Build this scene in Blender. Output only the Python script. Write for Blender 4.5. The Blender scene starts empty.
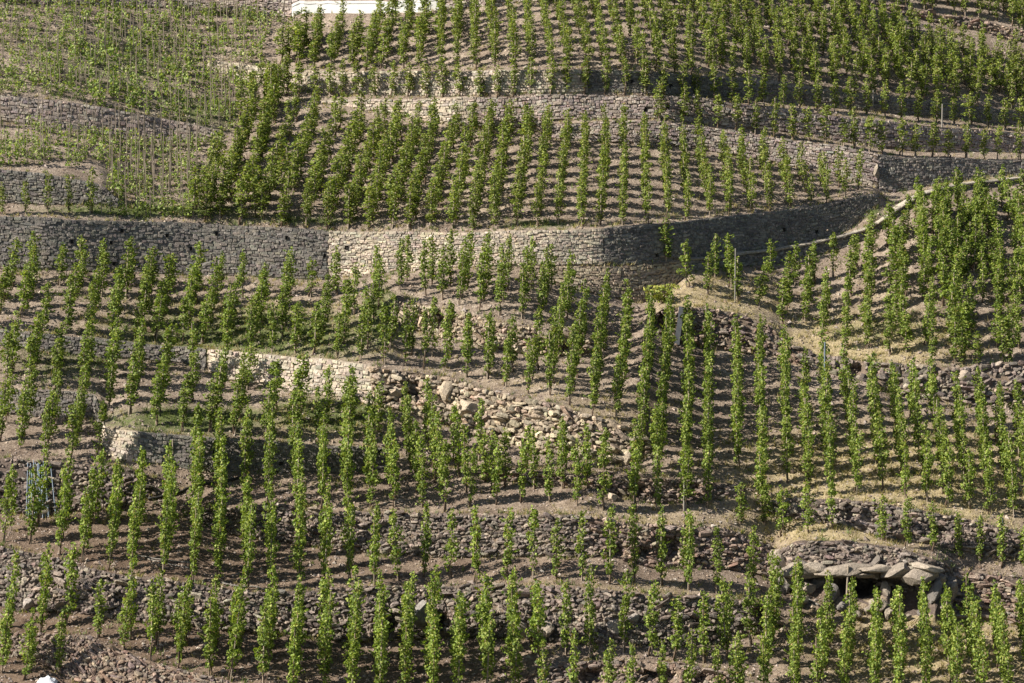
import bpy, math, random
import numpy as np
from mathutils import Vector, Matrix, noise

random.seed(7)
rng = np.random.default_rng(7)
R = math.radians
scene = bpy.context.scene
COL = scene.collection

# ------------------------------------------------------------------ camera, sky, sun, exposure
F = 2400.0                      # focal length in pixels of a 1024 wide picture
PITCH = R(6.0)
CAM = np.array([0.0, 0.0, 30.0])
cam_d = bpy.data.cameras.new('camera')
cam_d.sensor_width = 36.0
cam_d.lens = F / 1024.0 * 36.0
cam_d.clip_start = 1.0
cam_d.clip_end = 2000.0
cam = bpy.data.objects.new('camera', cam_d)
COL.objects.link(cam)
cam.location = CAM
cam.rotation_euler = (R(90) - PITCH, 0, 0)
scene.camera = cam

SUN_AZ = R(77.0)                # left of the camera's back
SUN_EL = R(37.0)
sun_dir = Vector((-math.sin(SUN_AZ) * math.cos(SUN_EL), -math.cos(SUN_AZ) * math.cos(SUN_EL), math.sin(SUN_EL)))
world = bpy.data.worlds.new('World')
scene.world = world
world.use_nodes = True
wn = world.node_tree.nodes
sky = wn.new('ShaderNodeTexSky')
sky.sky_type = 'NISHITA'
sky.sun_disc = False
sky.sun_elevation = SUN_EL
sky.sun_rotation = math.atan2(sun_dir.x, sun_dir.y)
world.node_tree.links.new(sky.outputs[0], wn['Background'].inputs[0])
wn['Background'].inputs[1].default_value = 0.05
sun_l = bpy.data.lights.new('sun', 'SUN')
sun_l.energy = 5.0
sun_l.angle = R(0.53)
sun_l.color = (1.0, 0.94, 0.83)
sun_o = bpy.data.objects.new('sun', sun_l)
COL.objects.link(sun_o)
sun_o.rotation_euler = (-sun_dir).to_track_quat('-Z', 'Y').to_euler()
scene.view_settings.view_transform = 'Standard'
scene.view_settings.look = 'None'
scene.view_settings.gamma = 1.0
scene.view_settings.exposure = 1.0

# ------------------------------------------------------------------ helpers
RIGHT = np.array([1.0, 0.0, 0.0])
UP = np.array([0.0, math.sin(PITCH), math.cos(PITCH)])
FWD = np.array([0.0, math.cos(PITCH), -math.sin(PITCH)])

def at(x, y, D):
    """world point seen at survey position (x, y) at depth D metres"""
    x = np.asarray(x, float); y = np.asarray(y, float); D = np.asarray(D, float)
    a = (x - 512.0) / F * D
    b = -(y - 341.5) / F * D
    return CAM + a[..., None] * RIGHT + b[..., None] * UP + D[..., None] * FWD

def tag(o, label=None, cat=None, group=None, kind=None):
    if label: o['label'] = label
    if cat: o['category'] = cat
    if group: o['group'] = group
    if kind: o['kind'] = kind
    return o

def empty(name, loc):
    o = bpy.data.objects.new(name, None)
    o.empty_display_size = 0.2
    COL.objects.link(o)
    o.location = Vector(loc)
    return o

def make_mesh(name, V, faces, cols=None, mats=(), matidx=None, smooth=False):
    """V (n,3); faces: list of (m,k) int arrays; cols (n,3) point colours"""
    me = bpy.data.meshes.new(name)
    V = np.asarray(V, np.float32)
    if not isinstance(faces, (list, tuple)): faces = [faces]
    tot = [np.full(len(f), f.shape[1], np.int32) for f in faces]
    loops = np.concatenate([f.reshape(-1) for f in faces]).astype(np.int32)
    tot = np.concatenate(tot)
    start = np.concatenate([[0], np.cumsum(tot)[:-1]]).astype(np.int32)
    me.vertices.add(len(V)); me.vertices.foreach_set('co', V.reshape(-1))
    me.loops.add(len(loops)); me.loops.foreach_set('vertex_index', loops)
    me.polygons.add(len(tot))
    me.polygons.foreach_set('loop_start', start)
    me.polygons.foreach_set('loop_total', tot)
    if matidx is not None: me.polygons.foreach_set('material_index', np.asarray(matidx, np.int32))
    me.polygons.foreach_set('use_smooth', np.full(len(tot), bool(smooth)))
    if cols is not None:
        c = np.ones((len(V), 4), np.float32); c[:, :3] = cols
        a = me.color_attributes.new('Col', 'FLOAT_COLOR', 'POINT')
        a.data.foreach_set('color', c.reshape(-1))
    me.update(calc_edges=True)
    for m in mats: me.materials.append(m)
    return me

def obj(name, me, parent=None, loc=None):
    o = bpy.data.objects.new(name, me)
    COL.objects.link(o)
    if parent is not None: o.parent = parent
    if loc is not None: o.location = Vector(loc)
    return o

class Batch:
    """collects copies of small meshes into one"""
    def __init__(self): self.V = []; self.Fq = []; self.Ft = []; self.C = []; self.Mq = []; self.Mt = []; self.n = 0
    def add(self, V, Q=None, T=None, C=None, mi=0):
        self.V.append(V); self.C.append(C if C is not None else np.full((len(V), 3), 0.5))
        if Q is not None and len(Q): self.Fq.append(Q + self.n); self.Mq.append(np.full(len(Q), mi))
        if T is not None and len(T): self.Ft.append(T + self.n); self.Mt.append(np.full(len(T), mi))
        self.n += len(V)
    def mesh(self, name, mats, smooth=False, origin=None):
        V = np.concatenate(self.V)
        if origin is not None: V = V - np.asarray(origin)
        faces = []; mi = []
        if self.Fq: faces.append(np.concatenate(self.Fq)); mi.append(np.concatenate(self.Mq))
        if self.Ft: faces.append(np.concatenate(self.Ft)); mi.append(np.concatenate(self.Mt))
        return make_mesh(name, V, faces, np.concatenate(self.C), mats, np.concatenate(mi), smooth)

def gauss(a, s):
    if s <= 0: return a
    k = int(3 * s) + 1
    w = np.exp(-0.5 * (np.arange(-k, k + 1) / s) ** 2); w /= w.sum()
    return np.convolve(np.pad(a, k, mode='edge'), w, mode='valid')

def tube(p0, p1, r0, r1, n=6):
    p0 = np.asarray(p0, float); p1 = np.asarray(p1, float)
    d = p1 - p0; d = d / np.linalg.norm(d)
    a = np.cross(d, [0.3, 0.9, 0.1]); a /= np.linalg.norm(a); b = np.cross(d, a)
    t = np.arange(n) / n * 2 * math.pi
    ring = np.cos(t)[:, None] * a + np.sin(t)[:, None] * b
    V = np.concatenate([p0 + ring * r0, p1 + ring * r1, [p0], [p1]])
    i = np.arange(n); j = (i + 1) % n
    Q = np.stack([i, j, j + n, i + n], 1)
    T = np.concatenate([np.stack([j, i, np.full(n, 2 * n)], 1), np.stack([i + n, j + n, np.full(n, 2 * n + 1)], 1)])
    return V, Q, T

def polytube(P, rad, n=6):
    """tube through the points P with radii rad"""
    P = np.asarray(P, float); m = len(P)
    V = []
    for k in range(m):
        d = P[min(k + 1, m - 1)] - P[max(k - 1, 0)]; d = d / np.linalg.norm(d)
        a = np.cross(d, [0.31, 0.9, 0.12]); a /= np.linalg.norm(a); b = np.cross(d, a)
        t = np.arange(n) / n * 2 * math.pi
        V.append(P[k] + (np.cos(t)[:, None] * a + np.sin(t)[:, None] * b) * rad[k])
    V = np.concatenate(V)
    Q = []
    i = np.arange(n); j = (i + 1) % n
    for k in range(m - 1): Q.append(np.stack([i + k * n, j + k * n, j + (k + 1) * n, i + (k + 1) * n], 1))
    V = np.concatenate([V, [P[0]], [P[-1]]])
    T = np.concatenate([np.stack([j, i, np.full(n, m * n)], 1),
                        np.stack([i + (m - 1) * n, j + (m - 1) * n, np.full(n, m * n + 1)], 1)])
    return V, np.concatenate(Q), T

# ------------------------------------------------------------------ materials
def new_mat(name):
    m = bpy.data.materials.new(name); m.use_nodes = True
    nt = m.node_tree; b = nt.nodes['Principled BSDF']
    b.inputs['Specular IOR Level'].default_value = 0.2
    b.inputs['Roughness'].default_value = 0.9
    return m, nt, b

def nd(nt, t, **kw):
    n = nt.nodes.new(t)
    for k, v in kw.items(): setattr(n, k, v)
    return n

def tex_noise(nt, scale, detail=4, rough=0.6, coord=None):
    n = nd(nt, 'ShaderNodeTexNoise')
    n.inputs['Scale'].default_value = scale; n.inputs['Detail'].default_value = detail; n.inputs['Roughness'].default_value = rough
    if coord is not None: nt.links.new(coord, n.inputs['Vector'])
    return n

def ramp(nt, fac, stops):
    r = nd(nt, 'ShaderNodeValToRGB')
    e = r.color_ramp.elements
    while len(e) < len(stops): e.new(0.5)
    for i, (p, c) in enumerate(stops):
        e[i].position = p; e[i].color = (*c, 1)
    nt.links.new(fac, r.inputs[0])
    return r

def mix(nt, a, b, fac, mode='MIX'):
    m = nd(nt, 'ShaderNodeMix', data_type='RGBA', blend_type=mode)
    for sock, v in ((m.inputs[6], a), (m.inputs[7], b)):
        if isinstance(v, tuple): sock.default_value = (*v, 1)
        else: nt.links.new(v, sock)
    if isinstance(fac, float): m.inputs[0].default_value = fac
    else: nt.links.new(fac, m.inputs[0])
    return m.outputs[2]

def math_n(nt, op, a, b):
    m = nd(nt, 'ShaderNodeMath', operation=op)
    for i, v in enumerate((a, b)):
        if isinstance(v, (int, float)): m.inputs[i].default_value = v
        else: nt.links.new(v, m.inputs[i])
    return m.outputs[0]

def add_bump(nt, b, h, dist, strength=1.0):
    n = nd(nt, 'ShaderNodeBump'); n.inputs['Distance'].default_value = dist; n.inputs['Strength'].default_value = strength
    nt.links.new(h, n.inputs['Height']); nt.links.new(n.outputs[0], b.inputs['Normal'])

def geo_pos(nt): return nd(nt, 'ShaderNodeNewGeometry').outputs['Position']

def mat_soil():
    m, nt, b = new_mat('soil')
    p = geo_pos(nt)
    at_ = nd(nt, 'ShaderNodeVertexColor', layer_name='Col')     # r: straw, g: green, b: darker brown earth, lower-left shade painted in
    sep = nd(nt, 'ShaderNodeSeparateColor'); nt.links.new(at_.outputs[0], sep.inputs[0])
    n1 = tex_noise(nt, 0.9, 6, 0.65, p); n2 = tex_noise(nt, 7.0, 5, 0.7, p); n3 = tex_noise(nt, 2.2, 5, 0.7, p)
    c = ramp(nt, n2.outputs[0], [(0.28, (0.135, 0.105, 0.085)), (0.46, (0.27, 0.215, 0.172)), (0.6, (0.36, 0.295, 0.24)), (0.78, (0.47, 0.40, 0.335))]).outputs[0]
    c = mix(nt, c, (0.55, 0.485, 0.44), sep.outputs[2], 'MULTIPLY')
    pt = ramp(nt, n1.outputs[0], [(0.36, (0.68, 0.64, 0.62)), (0.62, (1.16, 1.15, 1.12))]).outputs[0]
    c = mix(nt, c, pt, 1.0, 'MULTIPLY')
    straw = ramp(nt, n2.outputs[0], [(0.3, (0.23, 0.175, 0.10)), (0.7, (0.50, 0.41, 0.25))]).outputs[0]
    f = ramp(nt, math_n(nt, 'MULTIPLY', math_n(nt, 'ADD', sep.outputs[0], 0.05), math_n(nt, 'ADD', n3.outputs[0], 0.25)), [(0.18, (0, 0, 0)), (0.5, (1, 1, 1))]).outputs[0]
    c = mix(nt, c, straw, f)
    green = ramp(nt, n2.outputs[0], [(0.3, (0.055, 0.075, 0.022)), (0.7, (0.17, 0.19, 0.07))]).outputs[0]
    f = ramp(nt, math_n(nt, 'MULTIPLY', sep.outputs[1], math_n(nt, 'ADD', n3.outputs[0], 0.15)), [(0.22, (0, 0, 0)), (0.5, (1, 1, 1))]).outputs[0]
    c = mix(nt, c, green, f)
    nt.links.new(c, b.inputs['Base Color'])
    nb = tex_noise(nt, 11.0, 6, 0.75, p)
    add_bump(nt, b, nb.outputs[0], 0.09)
    return m

def mat_stone(name, rough=0.9, lichen=0.25):
    """stone colour from the point colour, with grain and lichen"""
    m, nt, b = new_mat(name)
    p = geo_pos(nt)
    at_ = nd(nt, 'ShaderNodeVertexColor', layer_name='Col')
    n1 = tex_noise(nt, 9.0, 6, 0.7, p); n2 = tex_noise(nt, 1.1, 5, 0.65, p); n3 = tex_noise(nt, 3.5, 4, 0.6, p)
    g = ramp(nt, n1.outputs[0], [(0.3, (0.62, 0.60, 0.60)), (0.7, (1.28, 1.26, 1.22))]).outputs[0]
    c = mix(nt, at_.outputs[0], g, 1.0, 'MULTIPLY')
    g2 = ramp(nt, n2.outputs[0], [(0.35, (0.78, 0.78, 0.80)), (0.65, (1.12, 1.10, 1.05))]).outputs[0]
    c = mix(nt, c, g2, 1.0, 'MULTIPLY')
    lf = ramp(nt, n3.outputs[0], [(0.58, (0, 0, 0)), (0.72, (lichen, lichen, lichen))]).outputs[0]
    c = mix(nt, c, (0.36, 0.36, 0.31), lf)
    nt.links.new(c, b.inputs['Base Color'])
    b.inputs['Roughness'].default_value = rough
    nb = tex_noise(nt, 16.0, 6, 0.75, p)
    add_bump(nt, b, nb.outputs[0], 0.05)
    return m

def mat_stone_obj(name):
    """the same for single stones: colour of the mesh varied per object"""
    m, nt, b = new_mat(name)
    oi = nd(nt, 'ShaderNodeObjectInfo')
    tc = nd(nt, 'ShaderNodeTexCoord')
    p = geo_pos(nt)
    n1 = tex_noise(nt, 7.0, 6, 0.7, p)
    g = ramp(nt, n1.outputs[0], [(0.3, (0.6, 0.58, 0.57)), (0.7, (1.3, 1.27, 1.22))]).outputs[0]
    c = mix(nt, oi.outputs['Color'], g, 1.0, 'MULTIPLY')
    nt.links.new(c, b.inputs['Base Color'])
    nb = tex_noise(nt, 9.0, 6, 0.75, p)
    add_bump(nt, b, nb.outputs[0], 0.08)
    return m

def mat_leaf():
    m, nt, b = new_mat('vine_leaf')
    at_ = nd(nt, 'ShaderNodeVertexColor', layer_name='Col')
    oi = nd(nt, 'ShaderNodeObjectInfo')
    hv = nd(nt, 'ShaderNodeHueSaturation')
    nt.links.new(at_.outputs[0], hv.inputs['Color'])
    mr = nd(nt, 'ShaderNodeMapRange'); mr.inputs['To Min'].default_value = 0.85; mr.inputs['To Max'].default_value = 1.15
    nt.links.new(oi.outputs['Random'], mr.inputs['Value']); nt.links.new(mr.outputs[0], hv.inputs['Value'])
    nt.links.new(hv.outputs[0], b.inputs['Base Color'])
    b.inputs['Roughness'].default_value = 0.55; b.inputs['Specular IOR Level'].default_value = 0.3
    tr = nd(nt, 'ShaderNodeBsdfTranslucent')
    tcol = mix(nt, hv.outputs[0], (1.25, 1.35, 0.5), 1.0, 'MULTIPLY')
    nt.links.new(tcol, tr.inputs[0])
    ms = nd(nt, 'ShaderNodeMixShader'); ms.inputs[0].default_value = 0.33
    nt.links.new(b.outputs[0], ms.inputs[1]); nt.links.new(tr.outputs[0], ms.inputs[2])
    nt.links.new(ms.outputs[0], nt.nodes['Material Output'].inputs[0])
    return m

def mat_plain(name, col, vary=0.3, scale=14.0, rough=0.85, bump=0.01, stretch=None):
    m, nt, b = new_mat(name)
    p = geo_pos(nt)
    if stretch:
        mp = nd(nt, 'ShaderNodeMapping'); mp.inputs['Scale'].default_value = stretch
        nt.links.new(p, mp.inputs[0]); p = mp.outputs[0]
    n = tex_noise(nt, scale, 5, 0.65, p)
    lo = tuple(c * (1 - vary) for c in col); hi = tuple(min(1, c * (1 + vary)) for c in col)
    nt.links.new(ramp(nt, n.outputs[0], [(0.3, lo), (0.7, hi)]).outputs[0], b.inputs['Base Color'])
    b.inputs['Roughness'].default_value = rough
    add_bump(nt, b, n.outputs[0], bump)
    return m

M_SOIL = mat_soil()
M_STONE = mat_stone('stone')
M_STONE1 = mat_stone_obj('single_stone')
M_LEAF = mat_leaf()
M_WOOD = mat_plain('grey_brown_wood', (0.19, 0.145, 0.105), 0.35, 20, stretch=(1, 1, 0.15))
M_STAKE = mat_plain('weathered_stake_wood', (0.30, 0.245, 0.19), 0.3, 20, stretch=(1, 1, 0.15))
M_PALE = mat_plain('pale_weathered_wood', (0.25, 0.23, 0.205), 0.2, 20, stretch=(1, 1, 0.15))
M_BARK = mat_plain('vine_bark', (0.115, 0.08, 0.055), 0.35, 30)
M_BLUE = mat_plain('bluish_galvanised_metal', (0.17, 0.21, 0.26), 0.18, 20, 0.6)
M_WHITE = mat_plain('white_paint', (0.80, 0.79, 0.77), 0.05, 3)
M_PLASTIC = mat_plain('white_plastic', (0.78, 0.80, 0.84), 0.05, 3, 0.4)
M_HOSE = mat_plain('black_hose', (0.03, 0.028, 0.026), 0.2, 8, 0.5)
M_DARK = mat_plain('drain_shade', (0.02, 0.018, 0.016), 0.2, 8)  # near-black paint for the shade inside the shallow drain holes
M_ROAD = mat_plain('road_concrete', (0.46, 0.43, 0.38), 0.18, 3)
M_GRASS = M_LEAF

# ------------------------------------------------------------------ the hillside: survey of the terrace edges
# each wall: top line and base line (survey x, y), the batter of its face, and how the line bulges (metres)
WALLS = [
 ('W0', 0.75,
  [(-100,626),(0,632),(23,635),(90,637),(129,654),(156,664),(180,671),(211,677),(234,684),(300,698),(400,702),(480,694),(520,675),(550,664),(620,661),(680,664),(720,671),(760,686),(850,702),(1124,724)],
  [(-100,645),(0,654),(50,667),(78,682),(101,694),(200,709),(300,714),(400,718),(480,710),(520,696),(550,690),(680,692),(720,698),(760,704),(850,717),(1124,737)],
  [(-100,0),(1124,0)]),
 ('W1', 0.5,
  [(-100,535),(0,547),(39,556),(62,562),(109,573),(131,578),(164,580),(195,585),(219,589),(250,594),(290,593),(340,588),(400,587),(496,586),(574,587),(613,592),(690,598),(740,600),(763,604),(785,622),(850,652),(1124,662)],
  [(-100,595),(0,605),(20,611),(50,610),(86,615),(117,619),(175,624),(219,631),(250,632),(289,635),(344,642),(400,639),(457,636),(516,639),(543,641),(600,644),(650,646),(730,643),(763,632),(785,625),(850,654),(1124,664)],
  [(-100,0),(0,0),(250,-0.5),(440,0.2),(600,-0.4),(763,0.4),(1124,0)]),
 ('W2', 0.42,
  [(-100,519),(0,521),(150,519),(190,513),(199,510),(234,507),(281,506),(332,511),(379,513),(437,514),(496,515),(574,516),(613,522),(672,526),(731,530),(752,538),(768,546),(778,553),(786,548),(796,543),(843,541),(897,549),(936,561),(952,569),(999,577),(1024,581),(1124,596)],
  [(-100,520),(0,522),(150,520),(190,516),(203,524),(234,535),(281,542),(324,549),(379,554),(437,557),(496,557),(555,556),(613,558),(652,568),(700,568),(752,572),(770,578),(785,590),(811,598),(858,612),(897,623),(936,622),(960,619),(985,618),(1015,624),(1124,640)],
  [(-100,0),(350,0.3),(560,-0.3),(690,0.5),(772,0.9),(800,-0.2),(935,-0.5),(955,0.6),(1124,0.8)]),
 ('W3', 0.5,
  [(-100,456),(0,460),(60,463),(110,467),(130,470),(150,478),(175,490),(300,486),(400,480),(465,472),(480,471),(535,471),(560,476),(606,474),(650,479),(700,480),(735,486),(752,494),(772,502),(800,499),(839,500),(878,504),(917,510),(956,518),(1024,534),(1124,556)],
  [(-100,508),(0,513),(60,515),(120,508),(150,497),(175,491),(300,487),(400,481),(465,473),(485,480),(535,484),(560,486),(590,484),(610,494),(650,503),(700,502),(735,497),(752,499),(772,514),(800,520),(843,526),(878,536),(917,543),(956,551),(1024,561),(1124,585)],
  [(-100,0),(60,0),(120,-0.3),(200,0),(1124,0)]),
 ('W4', 0.13,
  [(-100,386),(0,390),(39,391),(78,392),(99,396),(103,427),(105,429),(135,432),(150,434),(200,437),(256,441),(340,447),(385,449),(398,458),(465,465),(500,465),(570,468),(640,470),(700,465),(760,468),(900,474),(1124,490)],
  [(-100,408),(0,413),(39,416),(78,418),(99,418),(103,455),(105,456),(128,461),(150,462),(175,466),(200,470),(256,472),(330,473),(385,469),(398,459),(465,466),(500,466),(570,469),(640,471),(700,466),(760,469),(900,475),(1124,491)],
  [(-100,0.0),(90,0.9),(98.5,1.0),(102.5,-0.6),(104,-0.6),(137,-1.35),(170,-1.0),(390,0.4),(520,0),(1124,0)]),
 ('W6', 0.3,
  [(-100,324),(0,331),(51,335),(98,339),(148,345),(195,348),(207,350),(211,350),(256,354),(312,359),(355,363),(370,366),(399,371),(438,377),(469,385),(504,395),(535,401),(559,406),(590,416),(613,422),(637,430),(655,446),(700,450),(800,440),(1124,440)],
  [(-100,338),(0,345),(51,353),(117,358),(188,364),(207,370),(230,380),(280,388),(330,396),(355,402),(375,405),(410,412),(445,423),(469,434),(504,442),(535,452),(570,458),(610,463),(637,463),(655,449),(700,451),(800,441),(1124,441)],
  [(-100,-0.5),(0,-0.4),(205,0.6),(375,-0.5),(450,0.2),(560,-0.3),(650,0),(1124,0)]),
 ('W7', 0.6,
  [(-100,290),(0,295),(200,305),(330,307),(385,302),(398,296),(415,303),(440,309),(470,315),(500,323),(540,331),(575,339),(600,346),(620,340),(648,320),(663,308),(702,309),(737,314),(770,326),(790,346),(812,355),(843,359),(897,365),(956,369),(1000,364),(1024,364),(1124,372)],
  [(-100,291),(0,296),(200,306),(330,308),(385,305),(400,326),(440,338),(480,346),(520,353),(560,357),(595,352),(620,343),(648,330),(668,340),(710,349),(753,354),(776,358),(796,364),(843,376),(874,386),(897,396),(936,400),(968,407),(1007,404),(1024,404),(1124,412)],
  [(-100,0),(400,0),(500,-0.3),(600,0.4),(700,0),(1124,0.3)]),
 ('W8c', 0.3,
  [(-100,271),(0,271),(117,277),(328,284),(380,277),(430,273),(500,269),(540,266),(603,267),(640,266),(672,262),(690,260),(778,250),(838,238),(863,231),(880,223),(898,208),(918,196),(943,188),(993,182),(1024,178),(1124,170)],
  [(-100,272),(0,272),(117,278),(328,285),(380,278),(430,274),(500,271),(530,277),(560,286),(603,295),(640,303),(658,299),(676,284),(690,271),(740,267),(778,263),(838,250),(863,240),(880,230),(900,213),(920,200),(943,191),(1024,181),(1124,173)],
  [(-100,0),(500,0),(650,-0.4),(778,-0.7),(876,-1.9),(1124,-3.0)]),
 ('W8', 0.10,
  [(-100,214),(0,217),(57,218),(62,221),(75,221),(150,222),(240,226),(330,231),(420,233),(500,232),(603,229),(660,224),(720,218),(780,211),(830,204),(870,195),(877,194),(880,202),(885,204),(898,206.5),(918,194.5),(943,186.6),(993,180.7),(1024,176.8),(1124,169)],
  [(-100,268),(0,268),(58,269),(117,273),(200,275),(328,280),(380,273),(430,269),(512,265),(603,264.5),(640,263),(672,259),(690,257),(778,248),(838,236),(860,222),(875,206),(880,204),(885,205),(898,207),(918,195),(943,187),(993,181),(1024,177),(1124,169.5)],
  [(-100,-1.3),(0,-0.5),(329,1.4),(345,1.3),(603,-1.2),(700,-0.4),(800,-0.9),(876,-1.7),(900,-1.8),(1124,-2.6)]),
 ('WL', 0.12,
  [(-100,163),(0,170),(40,173),(100,185),(130,209),(330,226),(603,223),(720,211),(830,198),(868,189),(878,191),(885,200),(898,202),(918,193),(943,185.4),(993,179.8),(1024,176),(1124,168)],
  [(-100,203),(0,203),(104,205),(130,210),(330,227),(603,224),(720,212),(830,199),(868,190),(878,192),(885,201),(898,203),(918,193.6),(943,186),(993,180.2),(1024,176.4),(1124,168.4)],
  [(-100,0),(700,0),(876,-1.5),(1124,-2.6)]),
 ('W9', 0.25,
  [(-100,86),(0,96),(59,101),(117,111),(164,119),(219,131),(225,137),(300,138),(450,138),(535,132),(550,124),(600,122),(660,122),(700,126),(753,135),(800,141),(843,148),(878,154),(905,158),(1024,161),(1124,164)],
  [(-100,112),(0,121),(47,127),(98,135),(156,143),(219,141),(225,138),(300,139),(450,139),(535,134),(550,138),(600,143),(660,145),(700,150),(740,156),(800,168),(843,178),(868,185),(876,188),(885,193),(890,193),(913,189.5),(948,182.5),(975,179.3),(1024,175.5),(1124,167.5)],
  [(-100,0.4),(219,0.2),(548,0.6),(700,0.0),(878,-1.5),(1024,-1.0),(1124,-1.2)]),
 ('WB', 0.15,
  [(-100,62),(0,72),(150,95),(240,106),(300,102),(325,101),(340,100),(400,100),(470,98),(540,95),(600,95),(700,98),(740,104),(780,109),(820,114),(900,124),(1024,134),(1124,142)],
  [(-100,63),(0,73),(150,96),(240,107),(300,103),(325,103),(340,105),(380,112),(430,122),(480,128),(535,126),(550,121),(600,119),(660,119),(700,123),(740,128),(780,132),(820,137),(870,147),(905,151),(1024,153),(1124,156)],
  [(-100,0),(330,0.5),(475,-0.6),(600,0.6),(745,-0.3),(1124,1.5)]),
 ('WA', 0.12,
  [(-100,30),(0,40),(150,56),(205,61),(211,61),(240,63),(275,70),(340,72),(420,72),(500,71),(580,70),(650,72),(722,78),(780,84),(843,93),(897,99),(1024,112),(1124,120)],
  [(-100,31),(0,41),(150,57),(205,63),(211,70),(250,83),(275,88),(340,93),(380,95),(450,96),(500,94),(588,92),(650,93),(722,98),(780,103),(843,109),(900,114),(1024,126),(1124,135)],
  [(-100,0.6),(211,0.8),(588,-0.8),(740,0.8),(1124,3.0)]),
 ('W11', 0.3,
  [(-100,-16),(0,-10),(165,-8),(290,-4),(300,-6),(430,-7),(445,-6),(560,-14),(780,-22),(850,-8),(880,2),(936,14),(980,20),(1024,32),(1124,58)],
  [(-100,-2),(0,2),(60,4),(165,8),(230,14),(290,18),(300,13),(420,12),(440,9),(500,5),(560,0),(780,-12),(850,-4),(880,8),(936,23),(980,31),(1024,42),(1124,70)],
  [(-100,0),(1124,0)]),
]
NW = len(WALLS)
XS = np.arange(-100, 1124.1, 3.0)
NX = len(XS)
XI = lambda pts: gauss(np.interp(XS, [p[0] for p in pts], [p[1] for p in pts]), 0.6)
# curves bottom -> top
curves = [np.full(NX, 830.0)]
for w in WALLS:
    curves.append(XI(w[3])); curves.append(XI(w[2]))
curves.append(np.full(NX, -170.0))
for k in range(1, len(curves)):
    curves[k] = np.minimum(curves[k], curves[k - 1] - 0.35)
NCV = len(curves)
# small natural unevenness of wall tops and bases
for k in range(1, NCV - 1):
    ph = rng.uniform(0, 6.28, 4)
    curves[k] = curves[k] + 0.5 * np.sin(XS / 17 + ph[0]) + 0.35 * np.sin(XS / 7.3 + ph[1]) * (1 if WALLS[(k - 1) // 2][1] > 0.28 else 0.25)
for k in range(1, NCV):
    curves[k] = np.minimum(curves[k], curves[k - 1] - 0.3)
# depths
D = [np.full(NX, 73.0)]
for k in range(1, NCV):
    dy = gauss(curves[k - 1] - curves[k], 5.0)
    ymid = (curves[k - 1] + curves[k]) / 2
    if k % 2 == 0: g = WALLS[k // 2 - 1][1]
    else: g = np.interp(ymid, [0, 250, 400, 600, 830], [2.05, 1.9, 1.75, 1.6, 1.5])
    D.append(D[-1] * np.exp(g * dy / F))
D0 = [gauss(d, float(np.interp(k, [0, 4, 9, 30], [8, 14, 22, 26]))) for k, d in enumerate(D)]
OFF = [np.zeros(NX)] + sum([[XI(w[4]), XI(w[4])] for w in WALLS], []) + [np.zeros(NX)]
D = [D0[k] + OFF[k] for k in range(NCV)]
for k in range(1, NCV):
    D[k] = np.maximum(D[k], D[k - 1] + (curves[k - 1] - curves[k]) * D[k - 1] / F * (0.08 if k % 2 == 0 else 0.55))

# hollows under the rock ledge and in the banks: (wall, x, y, rx, ry, depth)
HOLLOWS = [('W2', 862, 585, 24, 12, 1.9), ('W2', 912, 598, 20, 22, 0.9), ('W2', 818, 582, 12, 9, 0.5), ('W2', 893, 583, 9, 10, 0.7),
           ('W0', 592, 677, 11, 9, 0.6), ('W0', 650, 675, 10, 8, 0.6), ('W0', 668, 676, 8, 8, 0.5), ('W0', 700, 680, 7, 6, 0.4),
           ('W1', 388, 627, 9, 10, 0.6), ('W1', 441, 622, 7, 10, 0.7), ('W1', 760, 614, 7, 11, 0.5), ('W2', 668, 548, 13, 14, 0.6), ('W2', 642, 554, 9, 8, 0.4),
           ('W7', 440, 320, 6, 9, 0.5), ('W7', 566, 347, 8, 8, 0.5), ('W6', 412, 391, 8, 12, 0.6), ('W6', 504, 437, 9, 7, 0.4),
           ('W3', 640, 493, 10, 8, 0.4), ('W3', 690, 490, 10, 9, 0.4), ('W7', 664, 322, 8, 13, 0.7), ('W7', 855, 372, 8, 7, 0.5), ('W2', 615, 553, 8, 8, 0.5),
           ('W3', 850, 514, 9, 8, 0.4), ('W3', 940, 533, 10, 8, 0.4), ('W1', 120, 600, 8, 7, 0.3)]
WIDX = {w[0]: i for i, w in enumerate(WALLS)}

def strip_D(k, x, y):
    """depth on strip k (between curve k and k+1) at (x,y); perspective correct"""
    y0 = np.interp(x, XS, curves[k]); y1 = np.interp(x, XS, curves[k + 1])
    i0 = 1 / np.interp(x, XS, D[k]); i1 = 1 / np.interp(x, XS, D[k + 1])
    t = np.clip((y0 - y) / np.maximum(y0 - y1, 1e-6), 0, 1)
    d = 1 / (i0 + (i1 - i0) * t)
    if k % 2 == 1:
        wn_ = WALLS[(k - 1) // 2][0]
        for (w, hx, hy, rx, ry, dep) in HOLLOWS:
            if w != wn_: continue
            q = ((x - hx) / rx) ** 2 + ((y - hy) / ry) ** 2
            fade = np.clip(np.minimum(t, 1 - t) * 8, 0, 1)
            d = d + dep * np.exp(-q * q) * fade
    return d

def relief(P, amp):
    x, y, z = P[..., 0], P[..., 1], P[..., 2]
    h = (np.sin(x * 1.7 + 0.6 * np.sin(y * 1.3)) * np.sin(y * 2.1 + z) * 0.5 + np.sin(x * 4.3 + y * 3.1 + 1.0) * 0.22
         + np.sin(x * 7.9 - y * 5.7 + 2.0) * 0.15 + np.sin(x * 13.1 + y * 11.7) * 0.1)
    return h * amp

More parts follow.
